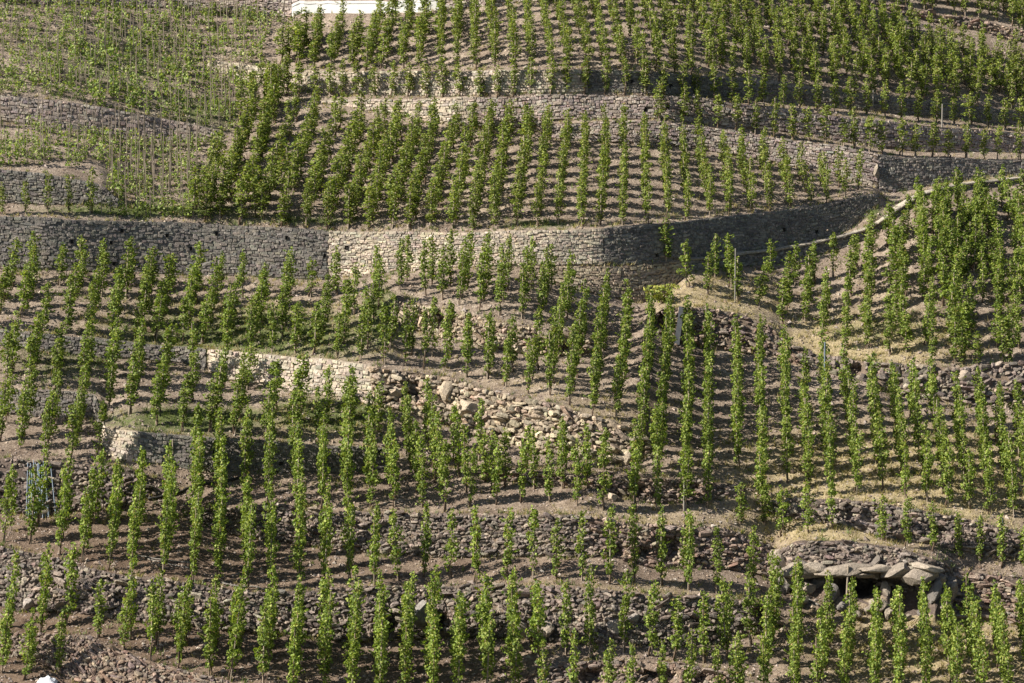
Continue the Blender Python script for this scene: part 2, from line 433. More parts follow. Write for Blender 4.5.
def ground(x, y):
    """point of the ground at survey position (x,y), the strip number and fraction"""
    x = np.atleast_1d(np.asarray(x, float)); y = np.atleast_1d(np.asarray(y, float))
    C = np.stack([np.interp(x, XS, c) for c in curves])
    k = np.clip((C > y[None]).sum(0) - 1, 0, NCV - 2)
    d = np.zeros_like(x)
    for s in np.unique(k):
        m = k == s
        d[m] = strip_D(s, x[m], y[m])
    P = at(x, y, d)
    P[:, 2] += relief(P, np.where(k % 2 == 0, 0.07, 0.0))
    return P, k

def gp(x, y): return ground(x, y)[0][0]

def wall_face(wi, x, t):
    """point on the face of wall wi at survey x, fraction t up the face"""
    k = 2 * wi + 1
    x = np.asarray(x, float)
    y = np.interp(x, XS, curves[k]) * (1 - t) + np.interp(x, XS, curves[k + 1]) * t
    return at(x, y, strip_D(k, x, y)), y

# ground sheet -----------------------------------------------------
rowsP = []; rowsC = []
STRAW = [(900, 480, 190, 60, 0.9), (870, 340, 110, 30, 0.9), (850, 520, 120, 30, 0.9), (600, 410, 90, 40, 0.35), (950, 650, 160, 60, 0.75), (640, 520, 160, 25, 0.4), (720, 300, 70, 30, 0.8),
         (600, 590, 160, 12, 0.4), (250, 330, 200, 40, 0.5), (330, 420, 90, 25, 0.6), (450, 200, 400, 30, 0.25), (900, 300, 120, 40, 0.3), (520, 380, 100, 25, 0.3)]
GREEN = [(250, 335, 190, 35, 0.85), (200, 420, 130, 18, 0.9), (330, 415, 80, 22, 0.95), (60, 365, 80, 25, 0.6), (150, 210, 130, 8, 1.0), (540, 224, 40, 5, 1.0), (300, 220, 100, 6, 0.8),
         (880, 330, 110, 22, 0.55), (120, 60, 140, 60, 0.55), (200, 115, 70, 25, 0.7), (870, 210, 14, 12, 1.0), (380, 320, 25, 40, 0.9), (900, 525, 100, 15, 0.5), (80, 290, 80, 40, 0.35)]
def ground_cols(x, y):
    s = np.zeros_like(x); g = np.zeros_like(x)
    for (cx, cy, rx, ry, a) in STRAW: s = np.maximum(s, a * np.exp(-(((x - cx) / rx) ** 2 + ((y - cy) / ry) ** 2)))
    for (cx, cy, rx, ry, a) in GREEN: g = np.maximum(g, a * np.exp(-(((x - cx) / rx) ** 2 + ((y - cy) / ry) ** 2)))
    c = np.clip((y - 400) / 160, 0, 1) * np.clip(1.15 - x / 900, 0.35, 1)  # darkens towards the lower left: brown earth plus shade put into the colour
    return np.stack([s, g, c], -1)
for k in range(NCV - 1):
    dymax = (curves[k] - curves[k + 1]).max()
    n = int(np.clip(dymax / (5 if k % 2 == 0 else 3.5), 2, 26))
    for j in range(n + (1 if k == NCV - 2 else 0)):
        t = j / n
        y = curves[k] * (1 - t) + curves[k + 1] * t
        P = at(XS, y, strip_D(k, XS, y))
        if k % 2 == 0: amp = 0.07 * min(1, 4 * t, 4 * (1 - t)) + 0.012
        else: amp = 0.012
        P[:, 2] += relief(P, amp)
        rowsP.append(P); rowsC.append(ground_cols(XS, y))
# carry the ground on, past the survey, to both sides, below and above
def extend(P):
    a = P[0] + np.array([[-260, 60, -2], [-90, 14, -1], [-30, 3, 0]]); b = P[-1] + np.array([[30, 3, 0], [90, 14, 1], [260, 60, 4]])
    return np.concatenate([a, P, b])
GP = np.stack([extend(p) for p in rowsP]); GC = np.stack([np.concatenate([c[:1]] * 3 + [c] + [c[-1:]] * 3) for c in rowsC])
low = [GP[0] + np.array([0, -d, -dz]) for d, dz in ((60, 28), (25, 12), (8, 4))]
high = [GP[-1] + np.array([0, d, dz]) for d, dz in ((10, 5), (40, 20), (160, 70), (600, 120))]
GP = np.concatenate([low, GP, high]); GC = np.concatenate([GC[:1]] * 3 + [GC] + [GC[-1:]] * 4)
nr, nc = GP.shape[:2]
ii = (np.arange(nr - 1)[:, None] * nc + np.arange(nc - 1)[None]).reshape(-1)
Q = np.stack([ii, ii + 1, ii + nc + 1, ii + nc], 1)
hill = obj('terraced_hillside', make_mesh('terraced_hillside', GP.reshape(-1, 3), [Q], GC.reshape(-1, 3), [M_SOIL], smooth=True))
tag(hill, 'steep terraced hillside of brown stony soil and dry grass', 'hillside', kind='structure')

# ------------------------------------------------------------------ stones
def block_proto(r):
    """a roughly squared stone, unit size, front face towards -y: 5 faces and a chamfer"""
    V = []
    for (yy, s) in ((0.5, 1.0), (-0.22, 0.98), (-0.5, 0.78)):
        for sx, sz in ((-1, -1), (1, -1), (1, 1), (-1, 1)):
            V.append((0.5 * s * sx + r.uniform(-.13, .13), yy + r.uniform(-.08, .08), 0.5 * s * sz + r.uniform(-.14, .14)))
    Q = []
    for a in (0, 4):
        for i in range(4):
            j = (i + 1) % 4
            Q.append((a + i, a + j, a + 4 + j, a + 4 + i))
    Q.append((8, 9, 10, 11))
    return np.array(V), np.array(Q)

def rock_proto(r, power=0.55, jit=0.16):
    """angular lump: subdivided cube pushed out to a rounded box and roughened (48 triangles)"""
    V = []; idx = {}
    Q = []
    def vid(p):
        if p not in idx:
            idx[p] = len(V)
            q = np.array(p, float); q /= np.linalg.norm(q) ** power
            V.append(q * 0.55)
        return idx[p]
    for ax in range(3):
        for s in (-1, 1):
            for a in (-1, 0):
                for b in (-1, 0):
                    f = []
                    for da, db in ((0, 0), (1, 0), (1, 1), (0, 1)):
                        p = [0, 0, 0]; p[ax] = s; p[(ax + 1) % 3] = a + da; p[(ax + 2) % 3] = b + db
                        f.append(vid(tuple(p)))
                    Q.append(f if s > 0 else f[::-1])
    V = np.array(V)
    # cut by a few random planes for angular faces
    for _ in range(4):
        n = np.array([r.gauss(0, 1) for _ in range(3)]); n /= np.linalg.norm(n)
        d = V @ n - r.uniform(0.3, 0.42)
        V = V - np.clip(d, 0, None)[:, None] * n
    V = V + np.array([[r.uniform(-jit, jit) * 0.35 for _ in range(3)] for _ in V])
    return V, np.array(Q)

rr = random.Random(3)
BLOCKS = [block_proto(rr) for _ in range(14)]
ROCKS = [rock_proto(rr) for _ in range(14)]
ROCK_ME = [make_mesh('stone', v, [q], None, [M_STONE1]) for v, q in ROCKS]

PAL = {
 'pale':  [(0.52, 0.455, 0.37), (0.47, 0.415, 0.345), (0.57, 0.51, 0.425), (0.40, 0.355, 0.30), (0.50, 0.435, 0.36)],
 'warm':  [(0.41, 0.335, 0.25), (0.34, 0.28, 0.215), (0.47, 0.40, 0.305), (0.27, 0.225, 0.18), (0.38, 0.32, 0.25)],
 'grey':  [(0.225, 0.21, 0.195), (0.195, 0.185, 0.174), (0.25, 0.232, 0.21), (0.295, 0.272, 0.243), (0.17, 0.16, 0.151)],  # grey stone; part of the walls' shade is put into these tones
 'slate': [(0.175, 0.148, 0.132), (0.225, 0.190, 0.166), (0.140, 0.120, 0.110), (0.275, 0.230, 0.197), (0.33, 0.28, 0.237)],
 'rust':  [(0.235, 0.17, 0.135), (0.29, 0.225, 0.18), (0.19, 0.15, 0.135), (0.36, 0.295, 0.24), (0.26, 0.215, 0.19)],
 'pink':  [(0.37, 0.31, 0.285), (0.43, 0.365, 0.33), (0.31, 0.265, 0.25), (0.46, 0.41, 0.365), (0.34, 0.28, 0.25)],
}

def wall_frame(wi, x, t):
    e = 2.0
    P, y = wall_face(wi, x, t)
    Pa, _ = wall_face(wi, x - e, t); Pb, _ = wall_face(wi, x + e, t)
    T0, _ = wall_face(wi, x, np.maximum(t - 0.2, 0)); T1, _ = wall_face(wi, x, np.minimum(t + 0.2, 1))
    tx = Pb - Pa; tx[..., 2] *= 1.0
    tx /= np.linalg.norm(tx, axis=-1, keepdims=True)
    tz = T1 - T0; tz /= np.linalg.norm(tz, axis=-1, keepdims=True) + 1e-9
    n = np.cross(tx, tz); n /= np.linalg.norm(n, axis=-1, keepdims=True)      # faces the valley
    tz = np.cross(n, tx)
    return P, y, tx, tz, n

def seg_core(wi, x0, x1, core_col, grow=0.03, thick=0.35):
    k = 2 * wi + 1
    xs = np.arange(x0, x1 + 0.01, 3.0)
    if xs[-1] < x1 - 0.5: xs = np.append(xs, x1)
    nt_ = 7
    front = []; back = []
    for j in range(nt_):
        t = np.full(len(xs), j / (nt_ - 1))
        P, y, tx, tz, n = wall_frame(wi, xs, np.clip(t, 0.001, 0.999))
        if j == 0: P = P - np.array([0, 0, 0.10])
        if j == nt_ - 1: P = P + np.array([0, 0, 0.02])
        front.append(P + n * grow + n * (relief(P * 2.3, 0.02))[:, None])
        back.append(P - np.array([0, -thick, 0]))
    Fp = np.stack(front); Bp = np.stack(back)
    m = len(xs)
    V = np.concatenate([Fp.reshape(-1, 3), Bp.reshape(-1, 3)])
    o = nt_ * m
    ii = (np.arange(nt_ - 1)[:, None] * m + np.arange(m - 1)[None]).reshape(-1)
    q = [np.stack([ii, ii + 1, ii + m + 1, ii + m], 1), np.stack([ii + o, ii + m + o, ii + m + 1 + o, ii + 1 + o], 1)]
    a = (nt_ - 1) * m + np.arange(m - 1); q.append(np.stack([a, a + 1, a + 1 + o, a + o], 1))
    a = np.arange(m - 1); q.append(np.stack([a, a + o, a + 1 + o, a + 1], 1))
    a = np.arange(nt_ - 1) * m; q.append(np.stack([a, a + m, a + m + o, a + o], 1))
    a = a + m - 1; q.append(np.stack([a, a + o, a + m + o, a + m], 1))
    C = np.tile(np.array(core_col), (len(V), 1)) * rng.uniform(0.85, 1.1, (len(V), 1))
    return V, np.concatenate(q), C

def build_wall(label, w, x0, x1, style, pal, sw_, sh_, core_col, t0=0.0, t1=1.0, proud=0.05, single=0, big=None, name='dry_stone_wall', cover=1.0, cat='wall', seed=0, holes=()):
    """a retaining wall: earth or mortar core, its stones, the largest stones singly"""
    f_ = (0.52 if w in ('W6', 'W7') else 0.52) if style == 'rock' else (0.62 if pal == 'grey' else 0.72)
    sw, sh = sw_ * f_, sh_ * f_
    wi = WIDX[w]; k = 2 * wi + 1
    r = np.random.default_rng(100 + seed + int(x0) + wi * 37)
    Pm, _ = wall_face(wi, np.array([(x0 + x1) / 2]), np.array([0.0]))
    org = Pm[0]
    th = empty(name, org)
    tag(th, label, cat, 'retaining walls of the terraces')
    V, Q_, C = seg_core(wi, x0, x1, core_col)
    obj('wall_core' if style == 'block' else 'earth_fill', make_mesh('wall_core', V - org, [Q_], C, [M_STONE]), th)
    # lay out stones
    xx = np.linspace(x0, x1, 400)
    Pb, _ = wall_face(wi, xx, np.zeros(400)); Pt, _ = wall_face(wi, xx, np.ones(400))
    s = np.concatenate([[0], np.cumsum(np.linalg.norm(np.diff((Pb + Pt) / 2, axis=0), axis=1))])
    H = np.linalg.norm(Pt - Pb, axis=1)
    L = s[-1]; Hm = H.max()
    X = []; T = []; W = []; HH = []
    v = 0.0
    while v < Hm:
        h = sh * r.uniform(0.7, 1.35)
        u = r.uniform(-sw, 0)
        while u < L:
            wd = sw * r.lognormal(0, 0.45)
            uc = u + wd / 2 + r.normal(0, 0.1 * sw) * (style != 'block')
            if 0.02 < uc < L - 0.02:
                Hc = np.interp(uc, s, H)
                vc = v + h / 2 + r.normal(0, 0.22 * sh if style != 'block' else 0.17 * sh) + 0.02 * math.sin(uc * 1.3)
                t = 1 - vc / max(Hc, 1e-3)
                if t0 <= t <= t1 and Hc > 0.12 and r.random() < cover:
                    X.append(np.interp(uc, s, xx)); T.append(t); W.append(wd); HH.append(h)
            u += wd
        v += h
    if not X: return th
    X = np.array(X); T = np.clip(np.array(T), 0.0, 1.0); W = np.array(W); HH = np.array(HH)
    P, y, tx, tz, n = wall_frame(wi, X, np.clip(T, 0.01, 0.99))
    if holes:
        ok = np.ones(len(X), bool)
        for (hx, hy) in holes: ok &= ~((np.abs(X - hx) < 2.4) & (np.abs(y - hy) < 2.0))
        X, T, W, HH, P, y, tx, tz, n = (a[ok] for a in (X, T, W, HH, P, y, tx, tz, n))
    palc = np.array(PAL[pal])
    size = W * HH
    order = np.argsort(-size); n_big = single
    singles = set(order[:single].tolist())
    B = Batch()
    for i in range(len(X)):
        col = palc[r.integers(len(palc))] * r.uniform(0.8, 1.2) * (1 + r.normal(0, 0.03, 3))
        if style == 'block':
            Vp, Qp = BLOCKS[r.integers(len(BLOCKS))]
            dep = min(W[i], HH[i]) * r.uniform(0.6, 0.9)
            sc = np.array([W[i] * r.uniform(0.85, 1.05), dep, HH[i] * r.uniform(0.7, 1.12)])
            A = np.stack([tx[i], -n[i], tz[i]], 1)
            a = r.normal(0, 0.09); A = A @ np.array([[math.cos(a), 0, math.sin(a)], [0, 1, 0], [-math.sin(a), 0, math.cos(a)]])
            c = P[i] + n[i] * (proud + r.uniform(-0.02, 0.025) - 0.3 * dep)
        else:
            Vp, Qp = ROCKS[r.integers(len(ROCKS))]
            g = r.uniform(0.85, 1.35)
            sc = np.array([W[i] * 1.1 * g, (W[i] + HH[i]) * 0.55 * g, HH[i] * 1.12 * g])
            A = np.stack([tx[i], -n[i], tz[i]], 1)
            e = Matrix.Rotation(r.normal(0, 0.25), 3, 'Y') @ Matrix.Rotation(r.normal(0, 0.3), 3, 'X') @ Matrix.Rotation(r.normal(0, 0.4), 3, 'Z')
            A = A @ np.array(e)
            c = P[i] + n[i] * (proud * r.uniform(-0.6, 1.6))
        if i in singles:
            pi = int(r.integers(len(ROCKS)))
            o = obj('stone', ROCK_ME[pi], th)
            M4 = np.eye(4); M4[:3, :3] = A * (sc * 1.05)[None]; M4[:3, 3] = c + n[i] * 0.03 - org
            o.matrix_local = Matrix(M4.tolist())
            o.color = (*[float(q) for q in np.clip(col * 1.1, 0, 1)], 1)
            continue
        B.add(c + (Vp * sc) @ A.T, Q=Qp, C=np.tile(col, (len(Vp), 1)))
    if B.n:
        st = obj('stones', B.mesh('stones', [M_STONE], origin=org), th)
        st['kind'] = 'stuff'
        st['label'] = 'small stones of the wall laid close together'
    for (hx, hy) in holes:
        t = (np.interp(hx, XS, curves[k]) - hy) / (np.interp(hx, XS, curves[k]) - np.interp(hx, XS, curves[k + 1]))
        P_, y_, tx_, tz_, n_ = wall_frame(wi, np.array([hx]), np.array([t]))
        a = 0.055; bq = 0.065
        V = []
        for dpt in (0.03, 0.045):
            for sx, sz in ((-1, -1), (1, -1), (1, 1), (-1, 1)):
                q = a if dpt == 0.03 else a * 1.18
                V.append(P_[0] + tx_[0] * sx * q + tz_[0] * sz * bq * q / a + n_[0] * (0.055 if dpt == 0.03 else 0.09))
        V = np.array(V)
        Qh = np.array([(0, 1, 2, 3), (0, 4, 5, 1), (1, 5, 6, 2), (2, 6, 7, 3), (3, 7, 4, 0)])
        obj('drain_hole', make_mesh('drain_hole', V - org, [Qh], None, [M_DARK]), th)
    return th

MORTAR_G = (0.225, 0.21, 0.193); EARTH = (0.20, 0.155, 0.12); MORTAR_P = (0.40, 0.345, 0.28); EARTH_D = (0.14, 0.11, 0.095)
bw = build_wall
bw('low slate rubble bank at the bottom left corner of the slope', 'W0', -60, 290, 'rock', 'rust', 0.22, 0.15, EARTH, single=60)
bw('low slate rubble bank with dark hollows at the bottom edge centre', 'W0', 505, 765, 'rock', 'rust', 0.24, 0.16, EARTH, single=40)
bw('dark slate rubble wall crossing the lower left, above the lowest vines', 'W1', -60, 290, 'rock', 'slate', 0.24, 0.17, EARTH_D, single=120)
bw('rough slate rubble wall with a big pale boulder, lower centre', 'W1', 290, 778, 'rock', 'slate', 0.26, 0.17, EARTH, single=150)
bw('brown slate rubble wall behind the long single vine row, left half', 'W2', 196, 590, 'rock', 'slate', 0.23, 0.15, EARTH, single=110)
bw('brown slate rubble wall left of the cave, ending at a gully', 'W2', 590, 776, 'rock', 'rust', 0.25, 0.15, EARTH, single=80)
bw('dark dry stone wall resting on the rock ledge above the cave', 'W2', 776, 951, 'rock', 'slate', 0.27, 0.16, EARTH_D, t0=0.45, single=60)
bw('neatly coursed brown stone wall right of the cave', 'W2', 953, 1090, 'rock', 'rust', 0.32, 0.16, EARTH_D, single=60)
bw('dark earth and slate bank behind the bundle of stakes', 'W3', -60, 165, 'rock', 'slate', 0.24, 0.15, EARTH_D, cover=0.7, single=30)
bw('short low rubble wall in the middle of the lower vines', 'W3', 478, 745, 'rock', 'rust', 0.25, 0.15, EARTH, single=40)
bw('dark slate rubble wall above the cave terrace, right side', 'W3', 766, 1090, 'rock', 'slate', 0.30, 0.18, EARTH_D, single=100)
bw('short grey stone wall at the left edge above the stake bundle', 'W4', -60, 100, 'block', 'grey', 0.26, 0.17, MORTAR_G)
bw('small sunlit pale end wall at the corner of the grey wall', 'W4', 103, 138, 'block', 'pale', 0.27, 0.16, MORTAR_P)  # sun on the end face partly put into the paler stone colour
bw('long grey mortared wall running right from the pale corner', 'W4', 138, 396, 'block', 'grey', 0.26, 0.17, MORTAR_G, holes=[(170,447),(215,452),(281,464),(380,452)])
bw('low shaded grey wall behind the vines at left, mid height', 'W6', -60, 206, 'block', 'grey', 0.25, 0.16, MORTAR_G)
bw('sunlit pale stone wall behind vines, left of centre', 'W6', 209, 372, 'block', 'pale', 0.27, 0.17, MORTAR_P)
bw('pale rocky outcrop bank of broken boulders in the middle', 'W6', 372, 652, 'rock', 'warm', 0.36, 0.22, EARTH, single=160, proud=0.06, name='rocky_bank', cat='bank')
bw('rubble bank between two short vine rows, centre', 'W7', 392, 606, 'rock', 'warm', 0.27, 0.17, EARTH, single=70, cover=0.85)
bw('tumbled rubble bank right of the grey leaning slab', 'W7', 655, 800, 'rock', 'rust', 0.27, 0.17, EARTH, single=50, cover=0.75)
bw('long dark rocky bank dividing the right hand vine blocks', 'W7', 800, 1090, 'rock', 'slate', 0.34, 0.22, EARTH, single=90, cover=0.8)
bw('warm brown rough stonework under the long wall\'s corner', 'W8c', 522, 688, 'block', 'warm', 0.23, 0.14, EARTH)
pw = bw('low path wall with pale coping curving up the right side', 'W8c', 690, 1100, 'block', 'grey', 0.26, 0.16, MORTAR_G)
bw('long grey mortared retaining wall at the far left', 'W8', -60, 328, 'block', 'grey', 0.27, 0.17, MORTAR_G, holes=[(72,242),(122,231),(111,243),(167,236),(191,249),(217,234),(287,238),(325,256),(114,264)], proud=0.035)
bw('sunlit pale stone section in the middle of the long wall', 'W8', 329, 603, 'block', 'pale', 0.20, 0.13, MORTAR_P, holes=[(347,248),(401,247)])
bw('shaded grey curved right end of the long wall above the path', 'W8', 604, 877, 'block', 'grey', 0.20, 0.13, MORTAR_G, holes=[(656,255),(783,230),(816,232)])  # shade step at the corner painted by grey stones beside pale ones
bw('short grey wall at the left edge above the long wall', 'WL', -60, 120, 'block', 'grey', 0.25, 0.16, MORTAR_G)
bw('pinkish grey wall among thin stakes in the young vineyard', 'W9', -60, 221, 'block', 'pink', 0.26, 0.17, (0.3, 0.26, 0.24))
bw('lowest of three pale stone tiers above the upper vine block', 'W9', 546, 877, 'block', 'pink', 0.25, 0.16, EARTH)
bw('dark shaded stone wall behind the bend of the path', 'W9', 879, 1100, 'block', 'grey', 0.24, 0.15, MORTAR_G)
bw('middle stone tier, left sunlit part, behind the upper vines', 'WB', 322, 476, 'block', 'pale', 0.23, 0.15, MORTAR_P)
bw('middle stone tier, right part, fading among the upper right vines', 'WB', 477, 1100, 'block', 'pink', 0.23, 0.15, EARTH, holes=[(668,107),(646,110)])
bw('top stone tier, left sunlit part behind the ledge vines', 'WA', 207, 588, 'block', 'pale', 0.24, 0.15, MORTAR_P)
bw('top stone tier, right shaded part among dense vines', 'WA', 589, 1100, 'block', 'grey', 0.24, 0.15, MORTAR_G, holes=[(632,82),(670,86)])  # shaded half of the tier also painted greyer than the sunlit half
bw('pinkish wall along the top edge at left', 'W11', -60, 298, 'block', 'pink', 0.26, 0.17, EARTH)
bw('pinkish wall along the top edge at centre', 'W11', 442, 760, 'block', 'pink', 0.26, 0.17, EARTH)
bw('brown rubble bank under the diagonal path at top right', 'W11', 868, 1100, 'rock', 'rust', 0.26, 0.16, EARTH, single=30)

# pale coping stones of the path wall
wi = WIDX['W8c']
x = 690.0
cop_r = random.Random(5)
while x < 1060:
    step = cop_r.uniform(9, 13)
    pts, _ = wall_face(wi, np.array([x + 0.3, x + step - 0.3]), np.array([0.995, 0.995]))
    a, b = pts
    d = b - a; L = np.linalg.norm(d); d /= L
    nrm = np.cross(d, [0, 0, 1]); nrm /= np.linalg.norm(nrm)
    up = np.cross(nrm, d); up /= np.linalg.norm(up)
    V = []
    for e_ in (0, 1):
        for (o_, h_) in ((0.16, -0.02), (0.17, 0.05), (0.13, 0.085), (-0.26, 0.08), (-0.28, 0.02), (-0.28, -0.02)):
            V.append(a + d * L * e_ + nrm * (o_ + cop_r.uniform(-.015, .015)) + up * (h_ + cop_r.uniform(-.012, .012)))
    V = np.array(V) - np.array(pw.location)
    Qc = np.array([(i, (i + 1) % 6, (i + 1) % 6 + 6, i + 6) for i in range(6)])
    caps = np.array([(0, 5, 4, 3, 2, 1), (6, 7, 8, 9, 10, 11)])
    c = np.tile(np.array([0.40, 0.365, 0.315]) * cop_r.uniform(0.75, 1.1), (12, 1))
    obj('coping_stone', make_mesh('coping_stone', V, [Qc, caps], c, [M_STONE]), pw)
    x += step

# ------------------------------------------------------------------ rock outcrop round the cave
def boulder_mesh(seed, sub=3, rough=0.22):
    import bmesh
    bm = bmesh.new()
    bmesh.ops.create_icosphere(bm, subdivisions=sub, radius=0.5)
    off = Vector((seed * 7.3, seed * 3.1, seed * 1.7))
    for v in bm.verts:
        p = v.co * 2.2 + off
        h = noise.noise(p) * rough + noise.noise(p * 2.3) * rough * 0.5 + noise.noise(p * 5.0) * rough * 0.25
        v.co *= 1 + h * 1.3
    rs = random.Random(seed)
    for _ in range(13):
        n = Vector((rs.gauss(0, 1), rs.gauss(0, 1), rs.gauss(0, 1))).normalized(); d = rs.uniform(0.24, 0.40)
        for v in bm.verts:
            e_ = v.co.dot(n) - d
            if e_ > 0: v.co -= n * e_ * 0.95
    me = bpy.data.meshes.new('boulder'); bm.to_mesh(me); bm.free()
    me.materials.append(M_STONE1)
    return me
BOULDERS = [boulder_mesh(s) for s in range(1, 9)]

def place_boulder(x, y, wpx, hpx, out, col, parent=None, depth=None, rot=0.0, seed=0, sink=0.0):
    """boulder centred on (x,y), wpx by hpx survey units, 'out' metres in front of the face"""
    P, k = ground(x, y); P = P[0]
    Dp = float((P - CAM) @ FWD)
    s = Dp / F
    o = obj('boulder', BOULDERS[seed % 8], parent)
    dd = depth if depth else 0.5 * (wpx + hpx) * s
    M4 = Matrix.Translation(Vector(P + np.array([0, -out, -sink])))
    if parent is not None: M4 = Matrix.Translation(-parent.location) @ M4
    o.matrix_local = M4 @ Matrix.Rotation(rot, 4, 'Y') @ Matrix.Diagonal(Vector((wpx * s * 1.05, dd, hpx * s * 1.05, 1)))
    o.color = (*col, 1)
    return o

crop = empty('rock_outcrop', gp(858, 613))
tag(crop, 'grey brown rock outcrop with a dark cave hollow, lower right', 'rock')
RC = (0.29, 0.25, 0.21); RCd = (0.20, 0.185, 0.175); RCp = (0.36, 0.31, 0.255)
for i, (x, y, w_, h_, out, col) in enumerate([
    (806, 571, 52, 20, 0.1, RC), (815, 567, 30, 12, 0.3, RCp), (845, 568, 62, 14, 0.3, RC), (872, 567, 40, 11, 0.4, RCp), (862, 571, 34, 9, 0.5, RC), (896, 570, 40, 18, 0.25, RC),
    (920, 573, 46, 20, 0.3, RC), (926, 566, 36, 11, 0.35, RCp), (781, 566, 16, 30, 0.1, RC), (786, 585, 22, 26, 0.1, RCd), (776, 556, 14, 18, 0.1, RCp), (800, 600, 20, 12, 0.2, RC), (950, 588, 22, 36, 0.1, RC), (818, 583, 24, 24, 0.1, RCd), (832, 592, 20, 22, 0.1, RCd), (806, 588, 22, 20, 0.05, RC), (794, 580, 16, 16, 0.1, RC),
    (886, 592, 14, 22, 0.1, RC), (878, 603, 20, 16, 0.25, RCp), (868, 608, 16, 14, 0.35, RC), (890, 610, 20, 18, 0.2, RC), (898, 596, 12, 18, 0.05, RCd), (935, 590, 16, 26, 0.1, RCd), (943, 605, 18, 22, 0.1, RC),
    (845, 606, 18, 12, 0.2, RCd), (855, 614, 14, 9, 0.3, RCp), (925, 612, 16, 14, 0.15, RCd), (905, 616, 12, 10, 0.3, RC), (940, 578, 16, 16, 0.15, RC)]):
    place_boulder(x, y, w_, h_, out, col, crop, seed=i, rot=0.2 * math.sin(i * 2.1))

# loose boulders, each a thing of its own
for i, (x, y, w_, h_, out, col, lab) in enumerate([
    (419, 614, 24, 38, 0.3, (0.27, 0.255, 0.24), 'large pale grey boulder in the rubble wall, lower centre'),
    (30, 602, 15, 13, 0.2, (0.42, 0.38, 0.35), 'round pale boulder at the foot of the lower left wall'),
    (421, 321, 7, 20, 0.15, (0.52, 0.40, 0.30), 'upright narrow pinkish rock between vines left of the centre bank'),
    (447, 390, 22, 26, 0.0, (0.42, 0.35, 0.27), 'large tan rock at the left end of the rocky bank'),
    (470, 408, 30, 22, 0.0, (0.42, 0.355, 0.28), 'broad sunlit tan rock in the rocky bank'),
    (521, 630, 18, 22, 0.1, (0.42, 0.36, 0.31), 'pinkish grey boulder in the wall, right of the pale one'),
    (547, 630, 22, 20, 0.1, (0.40, 0.345, 0.29), 'wide brown boulder low in the rough wall, centre'),
    (615, 627, 18, 20, 0.1, (0.38, 0.335, 0.30), 'grey boulder in the rough wall beside the double vine'),
    (632, 618, 16, 14, 0.1, (0.36, 0.32, 0.29), 'small flat grey boulder topping its neighbour in the wall'),
    (576, 648, 8, 9, 0.1, (0.52, 0.43, 0.36), 'small pale stone standing on the soil below the wall'),
    (876, 172, 8, 20, 0.05, (0.30, 0.26, 0.215), 'pale rock at the wall end beside the path bend'),
    (626, 458, 18, 16, 0.1, (0.48, 0.40, 0.31), 'square pale rock at the right end of the rocky bank'),
    (612, 497, 12, 14, 0.1, (0.48, 0.40, 0.32), 'small tan boulder at the end of the short low wall'),
    (965, 377, 16, 16, 0.15, (0.40, 0.34, 0.28), 'brown boulder in the bank at right'),
    (980, 392, 14, 14, 0.15, (0.36, 0.31, 0.26), 'grey brown boulder low in the bank at right')]):
    b_ = place_boulder(x, y, w_, h_, out, col, None, seed=i + 3, rot=0.1 * math.sin(i))
    tag(b_, lab, 'boulder', 'boulders in the banks')

# ------------------------------------------------------------------ vines
LC = np.array([(0.075, 0.115, 0.022), (0.105, 0.155, 0.030), (0.145, 0.200, 0.042), (0.190, 0.245, 0.055), (0.265, 0.300, 0.085), (0.060, 0.095, 0.022)]) * np.array([1.30, 1.27, 1.06])

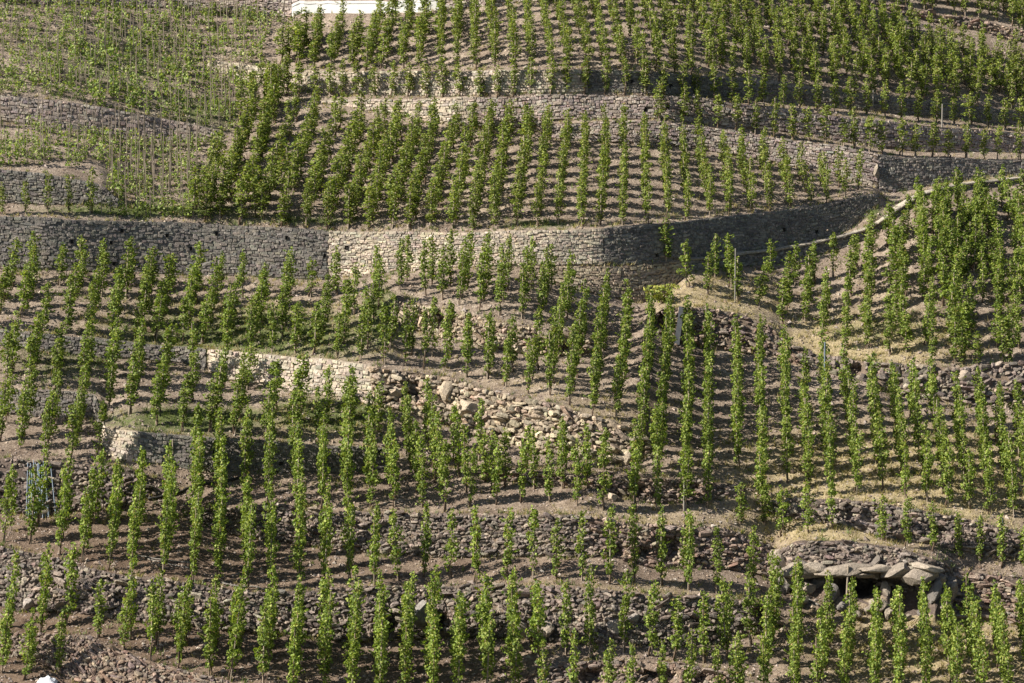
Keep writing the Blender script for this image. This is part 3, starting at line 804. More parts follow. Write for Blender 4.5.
def leaf_cloud(r, n, H, wid, z0=0.28, leaf=(0.058, 0.095), sparse=0.0, tip=True):
    """n folded leaves round a stake of height H: points, quads (two per leaf), colours"""
    ncl = max(3, int(H * 8))
    cz = np.linspace(z0, H - 0.10, ncl) + r.normal(0, 0.05, ncl)
    prof = wid * (0.72 + 0.38 * np.sin(np.clip((cz - z0) / (H - z0), 0, 1) * 2.6 + 0.35))
    cx = r.normal(0, 0.36, ncl) * prof; cy = r.normal(0, 0.36, ncl) * prof
    wgt = np.clip(prof / wid * r.uniform(0.55, 1.25, ncl), 0.1, None)
    if sparse: wgt *= (r.random(ncl) > sparse) + 0.06
    ci = r.choice(ncl, n, p=wgt / wgt.sum())
    d = r.normal(0, 1, (n, 3)); d /= np.linalg.norm(d, axis=1, keepdims=True)
    rad = prof[ci] * r.uniform(0.35, 1.0, n) ** 0.6 * 0.95
    C = np.stack([cx[ci] + d[:, 0] * rad, cy[ci] + d[:, 1] * rad, cz[ci] + d[:, 2] * 0.12], 1)
    if tip:
        m = max(3, n // 28)
        C[:m] = np.stack([r.normal(0, 0.035, m), r.normal(0, 0.035, m), H + r.uniform(-0.12, 0.14, m)], 1)
        m2 = max(3, n // 24)           # side shoots
        for s in range(4):
            a0 = r.uniform(0, 6.28); zz = r.uniform(z0 + 0.2, H); L = r.uniform(0.08, 0.22)
            q = slice(m + s * m2 // 4, m + (s + 1) * m2 // 4); kq = q.stop - q.start
            tt = np.linspace(0.5, 1.3, kq) if kq > 0 else np.zeros(0)
            C[q] = np.stack([math.cos(a0) * (wid * 0.6 + L * tt), math.sin(a0) * (wid * 0.6 + L * tt), zz + 0.1 * tt], 1)
    C[:, 2] = np.maximum(C[:, 2], 0.06)
    # leaf planes: face outward and up
    out = np.stack([C[:, 0], C[:, 1], np.full(n, 0.12)], 1) + r.normal(0, 0.16, (n, 3))
    out /= np.linalg.norm(out, axis=1, keepdims=True)
    a = np.cross(out, r.normal(0, 1, (n, 3)) + np.array([0, 0, 0.4])); a /= np.linalg.norm(a, axis=1, keepdims=True)
    b = np.cross(out, a)
    L = r.uniform(leaf[0], leaf[1], n)[:, None]; Wd = L * r.uniform(0.75, 1.0, (n, 1)) * 0.5
    fold = out * L * r.uniform(0.06, 0.2, (n, 1))
    base = C - b * L * 0.5; tipp = C + b * L * 0.5 - fold * 0.6
    l = C + a * Wd - fold - b * L * 0.08; rr_ = C - a * Wd - fold - b * L * 0.08
    V = np.stack([base, l, tipp, rr_], 1).reshape(-1, 3)
    k = np.arange(n) * 4
    T = np.concatenate([np.stack([k, k + 1, k + 2], 1), np.stack([k, k + 2, k + 3], 1)])
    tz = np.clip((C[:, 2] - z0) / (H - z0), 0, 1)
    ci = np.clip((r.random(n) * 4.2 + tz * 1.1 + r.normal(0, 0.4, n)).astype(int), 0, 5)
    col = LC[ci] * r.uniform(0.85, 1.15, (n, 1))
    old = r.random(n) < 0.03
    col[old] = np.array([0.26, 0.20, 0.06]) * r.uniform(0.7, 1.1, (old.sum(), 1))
    return V, T, np.repeat(col, 4, 0)

def vine_parts(r, H, n, wid, sparse=0.0, z0=0.28, stake_h=None):
    sh = stake_h if stake_h else H + r.uniform(-0.15, 0.12)
    lx, ly = r.normal(0, 0.02, 2)
    stake = tube((0, 0, -0.25), (lx, ly, sh), 0.024, 0.02, 5)
    tw = [(0.06, -0.02, -0.1), (0.05 + r.normal(0, .02), 0.0, 0.15), (0.02 + r.normal(0, .03), r.normal(0, .03), 0.38), (r.normal(0, .03), r.normal(0, .03), 0.62)]
    trunk = polytube(tw, [0.034, 0.028, 0.024, 0.014], 5)
    fol = leaf_cloud(r, n, H, wid, z0, sparse=sparse)
    return stake, trunk, fol

# --- survey of the vine columns: (block, [(x bottom, y bottom, x top, y top)], pitch, height, jitter)
BL = {}
BL['front_corner'] = ([(2,673,6,664),(25,679,30,666),(58,668,58,668)], 13, 1.95, 'below the bottom left rubble bank')
BL['lower_ledge'] = ([(10,627,10,627),(39,632,41,620),(67,627,71,622),(98,637,98,637),(124,652,129,639),(152,662,158,645),(178,669,185,645),(209,675,214,648),(231,682,239,649),(263,696,270,646),(292,699,297,648),(323,702,326,646),(351,704,353,648),(379,706,380,649),(405,706,406,647),(431,706,432,646),(457,704,458,647),(486,700,485,645),(514,690,511,647),(538,666,535,654),(565,654,564,648),(590,657,589,645),(623,653,623,653),(650,657,650,657),(675,659,675,659),(704,663,700,656),(728,659,727,650),(749,645,749,645)], 13, 2.05, 'under the long rough slate wall')
BL['bottom_edge'] = ([(545,714,545,714),(574,715,574,715),(606,717,606,717),(631,722,631,722),(660,718,660,718),(688,716,688,716),(717,716,717,716),(740,712,740,700)], 13, 2.05, 'along the bottom edge, centre')
BL['cave_slope'] = ([(765,706,775,613),(794,706,799,613),(819,706,829,645),(843,706,851,650),(873,706,880,655),(900,706,897,640),(927,706,923,646),(957,706,947,652),(983,706,968,652),(1008,706,995,643),(1034,706,1022,640),(1060,706,1050,645)], 13.5, 2.0, 'on the slope below the cave')
BL['single_row'] = ([(373,586,373,577),(398,580,398,580),(423,575,423,575),(449,579,449,579),(477,583,477,583),(505,580,505,580),(532,580,532,580),(555,580,555,580),(582,580,582,580),(610,582,610,582),(635,583,635,583),(660,586,660,586),(690,590,687,581),(716,593,716,593),(753,592,753,592)], 12, 2.1, 'on the long narrow ledge')
BL['left_slope'] = ([(4,543,10,530),(31,544,39,526),(58,556,66,524),(84,560,92,524),(109,569,116,521),(131,574,141,512),(163,575,168,514),(193,580,196,474),(219,584,219,475),(245,590,244,475),(271,589,268,476),(299,586,295,476),(324,584,321,476),(348,580,346,476)], 13.5, 2.05, 'on the lower left slope')
BL['middle_slope'] = ([(371,509,367,474),(396,508,389,474),(422,507,404,440),(446,510,424,437),(472,507,453,460),(497,505,479,460),(522,502,508,486),(549,500,533,487),(577,506,561,488),(602,510,587,490)], 13.5, 1.95, 'on the slope below the rocky bank')
BL['centre_columns'] = ([(549,395,571,306),(570,406,587,322),(593,416,606,322),(617,421,627,337),(633,510,652,344),(657,510,670,346),(685,511,689,353),(709,509,708,359),(738,466,737,367),(762,511,759,370),(787,482,784,384),(809,487,804,402),(830,495,823,394),(857,493,846,402),(882,489,871,408),(904,500,893,408),(928,502,911,418),(947,506,932,420),(969,509,956,432),(990,514,979,428),(1014,519,997,440),(1036,524,1016,442),(1060,530,1040,445)], 13.2, 1.95, 'in the long centre right columns')
BL['cave_ledge'] = ([(741,523,741,523),(763,525,763,525),(782,536,782,536),(808,532,808,532),(833,530,833,530),(882,540,882,540),(908,547,908,547),(933,552,933,552),(960,559,960,559),(980,563,980,563),(1002,566,1002,566),(1024,568,1024,568)], 13, 1.6, 'on the ledge above the cave')
BL['low_bank_row'] = ([(606,470,606,470),(560,470,560,470),(528,468,528,468)], 13, 1.7, 'just under the rocky bank')
BL['upper_pair'] = ([(400,290,407,281),(424,295,431,284),(442,300,450,286),(459,306,468,288),(479,311,488,289),(499,315,508,290),(522,319,531,292),(541,321,550,292)], 11, 2.0, 'below the long pale wall')
BL['short_row'] = ([(385,364,390,352),(407,366,412,355),(426,369,431,358),(446,372,450,360),(466,379,470,365),(487,380,492,368),(506,387,513,371),(529,392,537,371)], 12, 2.0, 'on top of the rocky bank')
BL['right_block'] = ([(667,272,667,272),(686,287,690,281),(706,292,714,279),(735,300,728,276),(758,308,770,280),(780,322,794,285),(803,332,813,281),(821,341,835,278),(845,349,854,268),(866,350,871,254),(888,352,890,245),(905,353,903,238),(929,360,917,227),(954,364,935,220),(978,364,951,213),(1000,361,966,210),(1022,361,985,208),(1044,362,1005,207),(1064,362,1026,206),(1084,362,1046,206)] + [(966,364,943,240),(1011,361,976,230),(1054,362,1014,226),(897,280,897,240),(926,280,922,220),(946,270,938,212),(975,270,962,206),(1000,262,985,204)], 14.5, 1.62, 'in the block under the path')
BL['left_terrace'] = ([(16,461,28,424),(42,461,56,425),(72,461,80,425),(96,461,96,461),(2,440,6,424)], 13, 2.0, 'above the stake bundle at left')
BL['corner_terrace'] = ([(7,387,12,362),(30,388,36,362),(55,389,60,364),(83,388,90,366),(108,407,114,366),(130,416,140,370),(156,424,166,372),(184,430,194,374),(211,432,222,386),(236,434,246,390),(266,437,275,410),(293,440,300,414),(318,438,326,420),(346,442,351,420),(369,442,377,430)], 13.5, 1.85, 'above the grey corner wall')
lt = []
for xt, yt in [(10,287),(35,282),(59,286),(82,282),(105,284),(129,286),(152,291),(170,291),(199,290),(219,295),(242,298),(266,298),(291,297),(311,298),(334,295),(355,300),(379,294),(-14,286)]:
    lt.append((xt - 17, float(np.interp(xt - 17, [0, 98, 195, 256, 330, 370], [328, 335, 344, 350, 357, 361])), xt, yt))
BL['grassy_terrace'] = (lt, 13, 1.75, 'on the grassy left terrace')
BL['upper_block'] = ([(193,219,222,165),(219,219,252,132),(242,221,272,122),(262,220,296,121),(284,224,317,124),(306,227,339,128),(328,229,362,133),(348,229,383,135),(368,229,400,136),(391,229,418,137),(410,229,436,137),(431,229,456,138),(453,229,474,138),(473,229,491,138),(493,229,510,137),(517,227,530,138),(538,225,549,141),(559,226,567,145),(581,226,586,148),(601,225,606,149),(623,226,624,150),(646,225,644,150),(667,222,664,153),(687,220,683,157),(709,218,698,160),(729,215,722,164),(750,213,741,166),(770,211,761,168),(790,207,782,176),(810,204,800,180),(827,201,821,186),(845,196,839,187),(859,190,858,188),(206,219,214,201),(232,202,238,188),(238,166,244,152),(262,160,269,140),(254,218,258,208),(282,200,288,186)], 9.6, 1.72, 'in the upper block')
BL['upper_left'] = ([(240,122,262,88),(256,118,276,94),(272,112,288,96)], 10, 1.7, '')
ld = [(x, 96.5, x, 96.5) for x in (268,284,300,316,330,342,358,374,392,407,427,444,461,479,497,515,531,551,567,586,606,625,645,663,682,697)] + [(x, float(np.interp(x, [700, 780, 843, 900, 1024], [101, 107, 112, 119, 130])), x, 0) for x in range(715, 1060, 17)]
BL['ledge_row'] = ([(a, b, a, b) for a, b, _, _ in ld], 9, 1.45, '')
BL['ledge_row_two'] = ([(x, y, x, y) for x, y in [(660,120.5),(683,123),(700,125),(718,128),(737,131),(755,134),(774,137),(792,140),(808,141.5),(825,143.5),(843,146.5),(855,148.5),(868,151.5),(882,153.5),(901,156),(915,157),(933,157.5),(948,158),(968,158.5),(983,159),(997,159.5),(1017,160),(1036,160)]], 9, 1.5, '')
vt = [(283,64,293,50),(297,66,306,42),(314,68,321,38),(332,70,342,34),(352,70,363,30),(367,70,381,27),(383,69,395,25),(402,68,412,22),(420,68,426,18),(440,68,442,14),(457,68,458,12),(475,68,474,10),(494,67,490,9),(514,67,508,8),(531,67,525,7),(551,67,541,5),(568,67,555,4),(587,68,572,2),(604,69,590,0),(623,70,607,-2),(641,71,623,-4)]
for i in range(26):
    x = 659 + i * 17.6
    yb = float(np.interp(x, [650, 722, 780, 843, 897, 1024, 1124], [71, 76, 82, 91, 97, 110, 118]))
    xt = x - 20 - i * 0.6
    yt = max(-14.0, float(np.interp(xt, [780, 850, 880, 936, 980, 1024, 1124], [-10, -1, 22, 50, 58, 68, 92])))
    vt.append((x, yb, xt, yt))
BL['top_block'] = (vt, 8.2, 1.6, '')
BL['top_corner'] = ([(x, float(np.interp(x, [870, 880, 936, 980, 1024, 1124], [-2, 1, 12, 18, 30, 55])), x - 8, float(np.interp(x, [870, 1124], [-26, 10]))) for x in range(868, 1080, 14)], 8.5, 1.6, '')
BL['wall_top_row'] = ([(x, 214.5, x, 214.5) for x in (4, 25, 48, 70, 90)], 9, 1.55, '')

vines = []          # dict per vine
HM = {'single_row': 1.16, 'lower_ledge': 1.22, 'bottom_edge': 1.2, 'left_slope': 1.2, 'cave_slope': 1.18, 'front_corner': 1.2, 'middle_slope': 1.12, 'centre_columns': 1.08, 'left_terrace': 1.1, 'upper_pair': 1.08, 'short_row': 1.06, 'upper_block': 0.97, 'top_block': 1.0}
for bname, (cols, pitch, H, phrase) in BL.items():
    for ci, (xb, yb, xt, yt) in enumerate(cols):
        n = max(1, int(round((yb - yt) / pitch)) + 1)
        last = None
        jj = 0
        for j in range(n):
            t = j / (n - 1) if n > 1 else 0
            wild = 2.2 if bname in ('top_block', 'top_corner') and xb > 640 else (3.6 if bname == 'right_block' and xb > 880 else 1.6 if bname in ('right_block', 'grassy_terrace') else 0.7)
            x = xb + (xt - xb) * t + random.gauss(0, wild); y = yb + (yt - yb) * t + (random.gauss(0, 0.8) if n > 1 else 0)
            P, k = ground(x, y)
            if k[0] % 2 == 1:                      # on a wall face: move to the nearer edge
                y0 = float(np.interp(x, XS, curves[k[0]])); y1 = float(np.interp(x, XS, curves[k[0] + 1]))
                if y0 - y1 > 2.5:
                    y = y0 + 2.0 if (y - y1) / (y0 - y1) > 0.4 else y1 - 1.5
            else:
                yb_ = float(np.interp(x, XS, curves[k[0]])); yt_ = float(np.interp(x, XS, curves[k[0] + 1]))
                if yb_ - yt_ > 5: y = min(max(y, yt_ + 1.6), yb_ - 1.2)
            if last is not None and last - y < pitch * 0.5: continue
            last = y
            if n > 3 and random.random() < (0.07 if bname in ('right_block', 'grassy_terrace', 'top_block') else 0.02): jj += 1; continue
            P = ground(x, y)[0][0]
            vines.append(dict(b=bname, c=ci, r=jj, P=P, x=x, y=y, H=H * HM.get(bname, 1.04) * random.choice((random.uniform(0.92, 1.08), random.uniform(0.92, 1.08), random.uniform(0.72, 1.14))), D=float((P - CAM) @ FWD), ph=phrase, n=n))
            jj += 1

def width_of(v):
    b, x = v['b'], v['x']
    if b == 'upper_block': return float(np.interp(x, [200, 420, 560, 700], [1.4, 1.36, 1.1, 1.05]))
    if b in ('top_block', 'upper_left'): return float(np.interp(x, [280, 420, 520, 640, 800], [1.5, 1.3, 1.1, 1.12, 1.15]))
    if b in ('single_row', 'lower_ledge', 'bottom_edge'): return 1.18
    if b == 'right_block': return 1.18
    if b in ('grassy_terrace', 'corner_terrace', 'top_corner', 'ledge_row', 'ledge_row_two'): return 1.25
    return 1.08

def lean_of(x, y):
    base = np.interp(x, [0, 200, 400, 600, 1024], [5.5, 4.0, 1.5, 0.5, -1.5])
    return R(base * (0.3 + 0.7 * (y > 260))) + random.gauss(0, R(1.6))

px = lambda v: F / v['D']
inview = [v for v in vines if -4 < v['x'] < 1028 and v['y'] - v['H'] * px(v) * 0.9 < 680 and v['ph']]
inview.sort(key=lambda v: v['D'])
near = inview[:300]
near_ids = {id(v) for v in near}
# counts along each block for the labels
ORD = ['zeroth', 'first', 'second', 'third', 'fourth', 'fifth', 'sixth', 'seventh', 'eighth', 'ninth', 'tenth', 'eleventh', 'twelfth', 'thirteenth', 'fourteenth', 'fifteenth', 'sixteenth', 'seventeenth', 'eighteenth', 'nineteenth', 'twentieth']
def ordw(n):
    if n <= 20: return ORD[n]
    return {30: 'thirtieth'}.get(n, ('twenty-' if n < 30 else 'thirty-') + ORD[n % 10])

NV = 18
r_ = np.random.default_rng(21)
protos = []
for i in range(NV):
    Hn = 2.0
    s_, t_, f_ = vine_parts(r_, Hn, 600, (0.150, 0.172, 0.140, 0.160)[i % 4], sparse=(0.0, 0.1, 0.0, 0.25, 0.05)[i % 5], z0=0.33)
    ms = make_mesh('stake', s_[0], [s_[1], s_[2]], None, [M_STAKE if i % 3 else M_WOOD])
    mt = make_mesh('trunk', t_[0], [t_[1], t_[2]], None, [M_BARK], smooth=True)
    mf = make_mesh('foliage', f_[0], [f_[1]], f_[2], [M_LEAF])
    protos.append((ms, mt, mf, s_, t_, f_))

cols_seen = {}
for v in vines:
    if v['x'] > -4: cols_seen.setdefault(v['b'], set()).add(v['c'])
rank = {b: {c: i + 1 for i, c in enumerate(sorted(s, key=lambda q: BL[b][0][q][0]))} for b, s in cols_seen.items()}
percol = {}
for v in near: percol.setdefault((v['b'], v['c']), []).append(v)
SHAPE = ['leafy', 'bushy', 'dense', 'upright']
for (b, c), lst in percol.items():
    lst.sort(key=lambda v: -v['y'])
    for j, v in enumerate(lst):
        pi = random.randrange(NV)
        o = empty('grapevine', v['P'])
        o.rotation_euler = Matrix.Rotation(lean_of(v['x'], v['y']), 4, 'Y').to_euler()
        sc = v['H'] / 2.0
        wq = width_of(v) * random.uniform(0.84, 1.16)
        o.scale = (wq, wq, sc)
        rz = random.uniform(0, 6.28)
        for nm, me in zip(('stake', 'trunk', 'foliage'), protos[pi][:3]):
            ch = obj(nm, me, o)
            ch.rotation_euler = (0, 0, rz)
        k = rank[b][c]
        if v['n'] == 1: lab = f'staked grapevine {v["ph"]}, alone in the {ordw(k)} column from left'
        else:
            pos = 'front' if j == 0 else ordw(j + 1) + ' up'
            lab = f'staked grapevine {v["ph"]}, {ordw(k)} column from left, {pos}'
        tag(o, lab, 'grapevine', 'staked vines nearest the viewer')

# the rest of the vines: one mass
B = Batch()
for v in vines:
    if id(v) in near_ids: continue
    s_, t_, f_ = protos[random.randrange(NV)][3:]
    a = random.uniform(0, 6.28); ca, sa = math.cos(a), math.sin(a)
    up = v['b'] in ('upper_block', 'top_block', 'top_corner', 'ledge_row', 'ledge_row_two', 'wall_top_row', 'upper_left')
    wx = random.uniform(0.82, 1.18) * width_of(v)
    A = np.array([[ca, -sa, 0], [sa, ca, 0], [0, 0, 1.0]]) * np.array([[wx], [wx], [v['H'] / 2.0]])
    le = lean_of(v['x'], v['y'])
    Lm = np.array([[math.cos(le), 0, math.sin(le)], [0, 1, 0], [-math.sin(le), 0, math.cos(le)]])
    A = Lm @ A
    B.add(v['P'] + s_[0] @ A.T, s_[1], s_[2], mi=1)
    B.add(v['P'] + t_[0] @ A.T, t_[1], t_[2], mi=2)
    keep = f_[0]
    fc = f_[2] * random.uniform(0.85, 1.15)
    if up: fc = fc * np.array([1.08, 1.02, 1.1])
    m = int(len(keep) * (0.8 if up else 1.0)) // 4 * 4
    kk = np.arange(m // 4) * 4
    if m < len(keep):
        sel = np.random.default_rng(random.randrange(9999)).permutation(len(keep) // 4)[:m // 4]
        idx = (sel[:, None] * 4 + np.arange(4)[None]).reshape(-1)
    else: idx = np.arange(len(keep))
    T = np.concatenate([np.stack([kk, kk + 1, kk + 2], 1), np.stack([kk, kk + 2, kk + 3], 1)])
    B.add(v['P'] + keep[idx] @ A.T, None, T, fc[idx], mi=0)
vm = obj('grapevines', B.mesh('grapevines', [M_LEAF, M_STAKE, M_BARK]))
tag(vm, 'hundreds of staked green grapevines covering the farther terraces in columns', 'grapevines', kind='stuff')

# young vineyard at the upper left: low bushes with bare stakes
B = Batch()
r_ = np.random.default_rng(5)
bush = [leaf_cloud(r_, 52, 0.55, 0.16, 0.10, (0.06, 0.10), tip=False) for _ in range(8)]
def young(x, y, stake_p, hs, bush_p=1.0, big=1.0):
    P, k = ground(x, y)
    if k[0] % 2 == 1 and abs(np.interp(x, XS, curves[k[0]]) - np.interp(x, XS, curves[k[0] + 1])) > 2: return
    P = P[0]
    if random.random() < bush_p:
        V, T, C = bush[random.randrange(8)]
        a = random.uniform(0, 6.28); ca, sa = math.cos(a), math.sin(a); s = random.uniform(0.75, 1.25) * big
        A = np.array([[ca, -sa, 0], [sa, ca, 0], [0, 0, 1]]) * s
        B.add(P + V @ A.T, None, T, C * np.array([1.0, 0.98, 1.4]) * random.uniform(0.85, 1.2), 0)
    if random.random() < stake_p:
        h = hs * random.uniform(0.8, 1.15)
        V, Q_, T = tube(P + np.array([0, 0, -0.2]), P + np.array([random.gauss(0, .05), random.gauss(0, .05), h]), 0.019, 0.016, 5)
        B.add(V, Q_, T, mi=1)
for row in range(17):
    for c in range(40):
        x = -20 + c * 8.2 + random.gauss(0, 1.6) + row * 3.0 % 8
        y = 126 - row * 7.4 + random.gauss(0, 1.4)
        y += np.interp(x, [-20, 220, 300], [-28, 8, 10]) * (1 - row / 20)
        xr = np.interp(y, [20, 60, 130], [272, 262, 232])
        if x > xr or y > 133 or y < 3: continue
        big = 1.0 + 0.35 * math.exp(-((x - 130) / 70) ** 2)
        young(x, y, np.interp(x, [0, 150, 260], [0.35, 0.6, 0.95]), 1.35, np.interp(x, [0, 150, 260], [0.8, 0.74, 0.95]), big * float(np.interp(x, [150, 260], [1.0, 1.3])))
for row in range(9):
    for c in range(26):
        x = -18 + c * 8.6 + random.gauss(0, 1.5)
        y = 206 - row * 7.6 + random.gauss(0, 1.2) + np.interp(x, [0, 200], [-4, 6])
        top = np.interp(x, [0, 98, 156, 219], [128, 142, 150, 148])
        if y < top or x > np.interp(y, [140, 215], [214, 188]): continue
        if x < 108 and 168 < y: continue
        if y > 196 and x < 60: continue
        young(x, y, np.interp(x, [0, 120, 200], [0.5, 0.9, 1.0]), 1.6, np.interp(x, [0, 110, 200], [1.0, 0.95, 0.7]), 1.25)
for x in np.arange(-15, 222, 8.5): young(x + random.gauss(0, 1), np.interp(x, [0, 98, 156, 219], [124, 138, 146, 143]) + 2, 1.0, 1.6, 0.8)
for x in np.arange(100, 200, 9): young(x + random.gauss(0, 2), 214.5 + (x - 100) * 0.04, 0.6, 1.2, 0.9, 1.1)
for x in np.arange(170, 290, 6): young(x + random.gauss(0, 1.5), np.interp(x, [170, 230, 290], [12, 18, 24]), 0.9, 1.6, 0.7)
ym = obj('young_vines', B.mesh('young_vines', [M_LEAF, M_STAKE, M_BARK]))
tag(ym, 'low young vine bushes with thin bare stakes at the upper left', 'young vines', kind='stuff')

# ------------------------------------------------------------------ smaller things
# bundle of bluish stakes leaning on the bank
base = gp(44, 514)
bd = empty('stake_bundle', base)
tag(bd, 'bundle of pale bluish metal stakes leaning on the dark bank', 'stakes')
for i in range(22):
    fx = i / 21 if i < 16 else random.random()
    xb = 27 + fx * 31 + random.gauss(0, 1.2); xt = 29 + fx * 25 + random.gauss(0, 1.5)
    P0 = gp(xb, 515.5 + random.gauss(0, 1)); P1 = gp(xt, 466 + random.gauss(0, 1)) + np.array([0, -0.16, 0.12])
    d_ = (P1 - P0); P1 = P0 + d_ * random.uniform(0.92, 1.06); P0 = P0 + np.array([0, -0.06 - 0.05 * random.random(), 0])
    V, Q_, T = tube(P0 - base, P1 - base, 0.024, 0.022, 6)
    obj('stake', make_mesh('stake', V, [Q_, T], None, [M_BLUE]), bd)

# leaning grey slab
def slab(P0, P1, w_, th_, mat, name, label, cat):
    P0 = np.asarray(P0); P1 = np.asarray(P1)
    d_ = P1 - P0; L = np.linalg.norm(d_); d_ = d_ / L
    sx = np.array([1.0, 0.0, 0.0]); sx = sx - d_ * (sx @ d_); sx /= np.linalg.norm(sx); sy = np.cross(d_, sx)
    V = []
    for t in (0, 0.35, 0.7, 1.0):
        for a, b in ((-1, -1), (1, -1), (1, 1), (-1, 1)):
            V.append(d_ * L * t + sx * a * w_ / 2 * (1 + random.uniform(-.08, .08)) + sy * b * th_ / 2 * (1 + random.uniform(-.1, .1)))
    V = np.array(V)
    Q_ = [(0, 3, 2, 1), (12, 13, 14, 15)]
    for t in range(3):
        for i in range(4): Q_.append((t * 4 + i, t * 4 + (i + 1) % 4, t * 4 + 4 + (i + 1) % 4, t * 4 + 4 + i))
    o = obj(name, make_mesh(name, V, [np.array(Q_)], None, [mat]), None, P0)
    tag(o, label, cat); return o
slab(gp(676.5, 343) + np.array([0, -0.1, -0.1]), gp(681, 309) + np.array([0, -0.3, 0.15]), 0.2, 0.12, mat_plain('grey_slate', (0.075, 0.08, 0.09), 0.2, 6), 'stone_slab', 'narrow grey slab leaning upright on the bank, under the yellowish shrub', 'slab')

# white plastic sheet heap at the bottom left corner
P = gp(47, 683)
import bmesh
bm = bmesh.new()
bmesh.ops.create_grid(bm, x_segments=12, y_segments=10, size=0.5)
for v in bm.verts:
    q = v.co
    h = max(0, 1 - (q.x / 0.5) ** 2) ** 0.5 * max(0, 1 - (q.y / 0.52) ** 2) ** 0.5
    v.co.z = 0.17 * h + 0.12 * h * noise.noise(Vector((q.x * 4, q.y * 4, 3))) - 0.02
    v.co.x *= 0.66; v.co.y *= 0.5
ex = bmesh.ops.solidify(bm, geom=bm.faces[:], thickness=0.02)
me = bpy.data.meshes.new('plastic_sheet'); bm.to_mesh(me); bm.free(); me.materials.append(M_PLASTIC)
o = obj('plastic_sheet', me, None, P + np.array([0, 0, 0.02]))
tag(o, 'crumpled white plastic sheet on the ground, bottom left corner', 'sheet')

# hoses and fallen stakes on the left slope
def ground_line(pts, r0, mat, name, label, cat, lift=0.03):
    P = np.array([gp(x, y) for x, y in pts]) + np.array([0, -0.02, lift])
    o_ = P[0].copy()
    V, Q_, T = polytube(P - o_, [r0] * len(P), 6)
    o = obj(name, make_mesh(name, V, [Q_, T], None, [mat], smooth=True), None, o_)
    tag(o, label, cat)
ground_line([(148 + t * 90, 500 - t * 22 + 1.2 * math.sin(t * 9)) for t in np.linspace(0, 1, 22)], 0.05, M_HOSE, 'irrigation_hose', 'black hose lying diagonally across the soil under the grey wall', 'hose', 0.05)
ground_line([(136 + t * 54, 556 + t * 9 + math.sin(t * 5)) for t in np.linspace(0, 1, 14)], 0.022, M_PALE, 'fallen_stake', 'longest pale fallen stake lying on the lower left slope', 'stake')
ground_line([(148 + t * 42, 561 + t * 8) for t in np.linspace(0, 1, 10)], 0.022, M_PALE, 'fallen_stake', 'short pale fallen stake lying just below the longest one', 'stake')
ground_line([(222 + t * 50, 584 + t * 7 + math.sin(t * 6)) for t in np.linspace(0, 1, 14)], 0.022, M_PALE, 'fallen_stake', 'pale fallen stake on the edge of the dark slate wall', 'stake')
ground_line([(805 + t * 14, 597 + t * 9) for t in np.linspace(0, 1, 6)], 0.035, M_PALE, 'fallen_stake', 'weathered stick lying below the cave, left of the post', 'stake')

# posts
def post(x, y, hpx, rad, mat, label, leanx=0.0):
    P = gp(x, y); s = float((P - CAM) @ FWD) / F
    V, Q_, T = tube((0, 0, -0.25), (leanx, 0, hpx * s), rad, rad * 0.9, 7)
    o = obj('wooden_post' if mat is not M_BLUE else 'metal_post', make_mesh('post', V, [Q_, T], None, [mat]), None, P)
    tag(o, label, 'post', 'single posts among the vines')
post(846, 607, 42, 0.04, M_STAKE, 'thin brown post standing in front of the cave mouth', 0.06)
post(735, 302, 54, 0.028, M_PALE, 'tall pale post at the left end of the right block')
post(1002, 463, 36, 0.045, M_PALE, 'pale post among the right columns, near the right edge')
post(985, 442, 20, 0.04, M_PALE, 'short pale post left of the one near the right edge')
post(1011, 478, 20, 0.035, M_PALE, 'short pale post at the right edge, lower than its neighbours')
post(824, 416, 74, 0.03, M_BLUE, 'thin grey post rising among the centre right columns')
post(809, 466, 40, 0.035, M_PALE, 'pale post inside the vine column right of centre')
post(873, 112, 22, 0.035, M_PALE, 'pale post among the upper right vines, left one')
post(942, 128, 24, 0.035, M_PALE, 'pale post among the upper right vines, right one')
post(684, 512, 30, 0.035, M_PALE, 'pale post at the foot of a centre column')
post(173, 459, 20, 0.03, M_STAKE, 'thin brown post against the long grey wall')
post(1002, 562, 44, 0.03, M_BLUE, 'thin grey post on the cave ledge at right')

# white parapet and road along the top
wi = WIDX['W11']
xs = np.arange(292, 441, 4.0)
PT = np.array([gp(x, np.interp(x, [292, 300, 420, 440], [16, 13, 12, 9])) for x in xs])
org = PT[0].copy()
V = []
for p in PT:
    for (dy_, dz_) in ((-0.05, -0.1), (-0.05, 0.42), (-0.07, 0.43), (-0.07, 0.55), (0.25, 0.55), (0.25, -0.1)): V.append(p + np.array([0, dy_, dz_]) - org)
V = np.array(V); m = len(xs)
Q_ = [(i * 6 + j, (i + 1) * 6 + j, (i + 1) * 6 + (j + 1) % 6, i * 6 + (j + 1) % 6) for i in range(m - 1) for j in range(6)]
caps = np.array([[0, 1, 2, 3, 4, 5], [(m - 1) * 6 + j for j in (5, 4, 3, 2, 1, 0)]])
o = obj('parapet_wall', make_mesh('parapet_wall', V, [np.array(Q_), caps], None, [M_WHITE]), None, org)
tag(o, 'low white painted parapet wall at the top edge', 'wall')

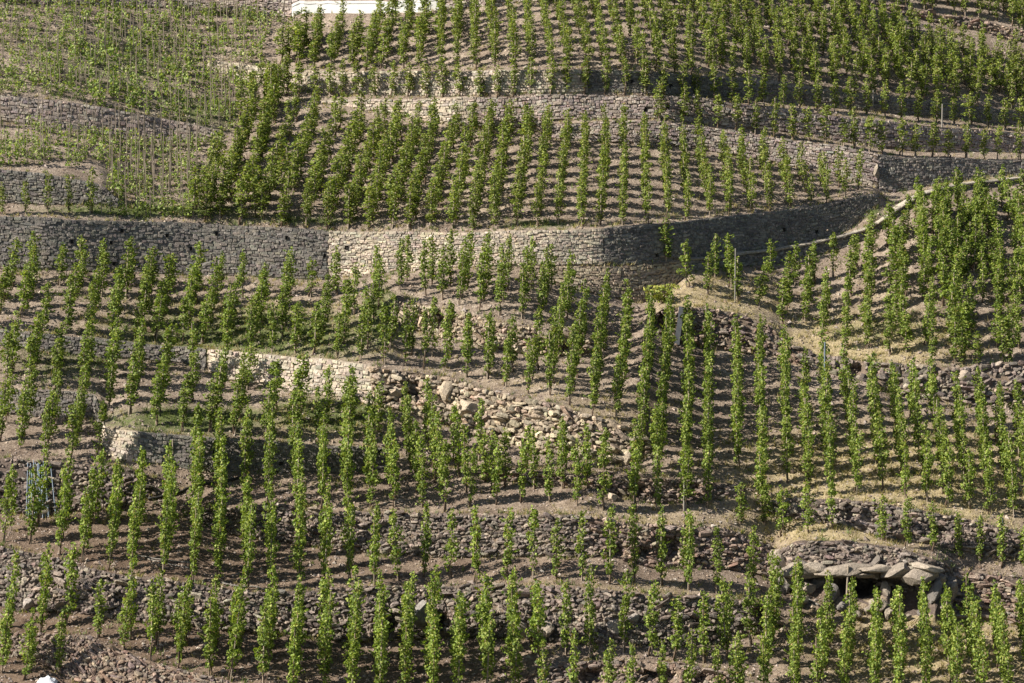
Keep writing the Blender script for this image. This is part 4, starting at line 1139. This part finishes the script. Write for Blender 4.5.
# yellow green shrub beside the leaning slab
P = gp(663, 303)
sh = empty('shrub', P)
tag(sh, 'yellow green shrub under the warm brown stonework', 'shrub')
r_ = np.random.default_rng(9)
V, T, C = leaf_cloud(r_, 420, 0.75, 0.42, 0.1, (0.08, 0.13), tip=False)
V[:, 0] *= 1.25
obj('crown', make_mesh('crown', V, [T], C * np.array([1.25, 1.05, 1.3]), [M_LEAF]), sh)
for i in range(5):
    a = i * 1.26
    V, Q_, T = tube((0, 0, -0.1), (0.25 * math.cos(a), 0.25 * math.sin(a), 0.55), 0.018, 0.008, 5)
    obj('stem', make_mesh('stem', V, [Q_, T], None, [M_BARK]), sh)

# ------------------------------------------------------------------ stuff: pebbles, dry grass, weeds
r_ = np.random.default_rng(77)
N = 75000
x = r_.uniform(-40, 1064, N); y = r_.uniform(20, 700, N)
P, k = ground(x, y)
ok = (k % 2 == 0) | (r_.random(N) < 0.25)
P = P[ok]; N = len(P)
oct_ = np.array([(1, 0, 0), (-1, 0, 0), (0, 1, 0), (0, -1, 0), (0, 0, 1), (0, 0, -1)], float)
octT = np.array([(0, 2, 4), (2, 1, 4), (1, 3, 4), (3, 0, 4), (2, 0, 5), (1, 2, 5), (3, 1, 5), (0, 3, 5)])
sz = r_.lognormal(math.log(0.035), 0.45, N)[:, None, None]
V = oct_[None] * sz * r_.uniform(0.6, 1.3, (N, 1, 3)) * np.array([1, 1, 0.75]) + r_.normal(0, 0.15, (N, 6, 3)) * sz
ang = r_.uniform(0, 6.28, N); ca = np.cos(ang)[:, None]; sa = np.sin(ang)[:, None]
V = np.stack([V[..., 0] * ca - V[..., 1] * sa, V[..., 0] * sa + V[..., 1] * ca, V[..., 2]], -1) + P[:, None]
pc = np.array(PAL['rust'] + PAL['pink'] + [(0.40, 0.33, 0.27), (0.36, 0.3, 0.25)])[r_.integers(0, 12, N)] * r_.uniform(0.8, 1.25, (N, 1))
T = (octT[None] + (np.arange(N) * 6)[:, None, None]).reshape(-1, 3)
o = obj('loose_stones', make_mesh('loose_stones', V.reshape(-1, 3), [T], np.repeat(pc, 6, 0), [M_STONE]))
tag(o, 'small loose stones and clods scattered over the terrace soil', 'stones', kind='stuff')

def grass(name, label, cat, N, colset, hgt, green_w):
    x = r_.uniform(-40, 1064, N * 6); y = r_.uniform(20, 700, N * 6)
    gc = ground_cols(x, y)
    w = gc[:, 1] if green_w else gc[:, 0]
    ok = r_.random(len(x)) < w ** 1.3 * 0.9 + 0.012
    x, y = x[ok][:N], y[ok][:N]
    # tufts along the wall feet and tops as well
    ex = r_.uniform(-40, 1064, N // 3); wk = r_.integers(0, NW, N // 3); tb = r_.random(N // 3) < 0.45
    ey = np.array([np.interp(a, XS, curves[2 * b + (1 if c else 2)]) for a, b, c in zip(ex, wk, tb)]) + np.where(tb, 1.0, -1.0) * r_.uniform(0.3, 3, N // 3)
    x = np.concatenate([x, ex]); y = np.concatenate([y, ey])
    P, k = ground(x, y); keep = k % 2 == 0
    P = P[keep]; n = len(P); m = 9
    base = P[:, None] + np.concatenate([r_.normal(0, 0.05, (n, m, 2)), np.full((n, m, 1), -0.01)], -1)
    d = np.concatenate([r_.normal(0, 0.45, (n, m, 2)), np.ones((n, m, 1))], -1)
    h = hgt * r_.lognormal(0, 0.35, (n, m, 1))
    tip = base + d * h
    s = r_.normal(0, 1, (n, m, 3)); s[..., 2] *= 0.2; s /= np.linalg.norm(s, axis=-1, keepdims=True)
    wd = r_.uniform(0.008, 0.02, (n, m, 1))
    V = np.stack([base - s * wd, base + s * wd, tip], 2).reshape(-1, 3)
    T = np.arange(len(V)).reshape(-1, 3)
    c = np.array(colset)[r_.integers(0, len(colset), n * m)] * r_.uniform(0.8, 1.2, (n * m, 1))
    o = obj(name, make_mesh(name, V, [T], np.repeat(c, 3, 0), [M_LEAF]))
    tag(o, label, cat, kind='stuff')
grass('dry_grass', 'short dry straw coloured grass on the terrace edges', 'dry grass', 7000, [(0.42, 0.34, 0.18), (0.36, 0.30, 0.15), (0.48, 0.40, 0.24), (0.28, 0.24, 0.10)], 0.13, False)
grass('green_weeds', 'low green weeds growing between the vines and along the walls', 'weeds', 6000, [(0.10, 0.15, 0.035), (0.14, 0.19, 0.05), (0.20, 0.22, 0.07), (0.08, 0.12, 0.03)], 0.15, True)

print('vines', len(vines), 'near', len(near))
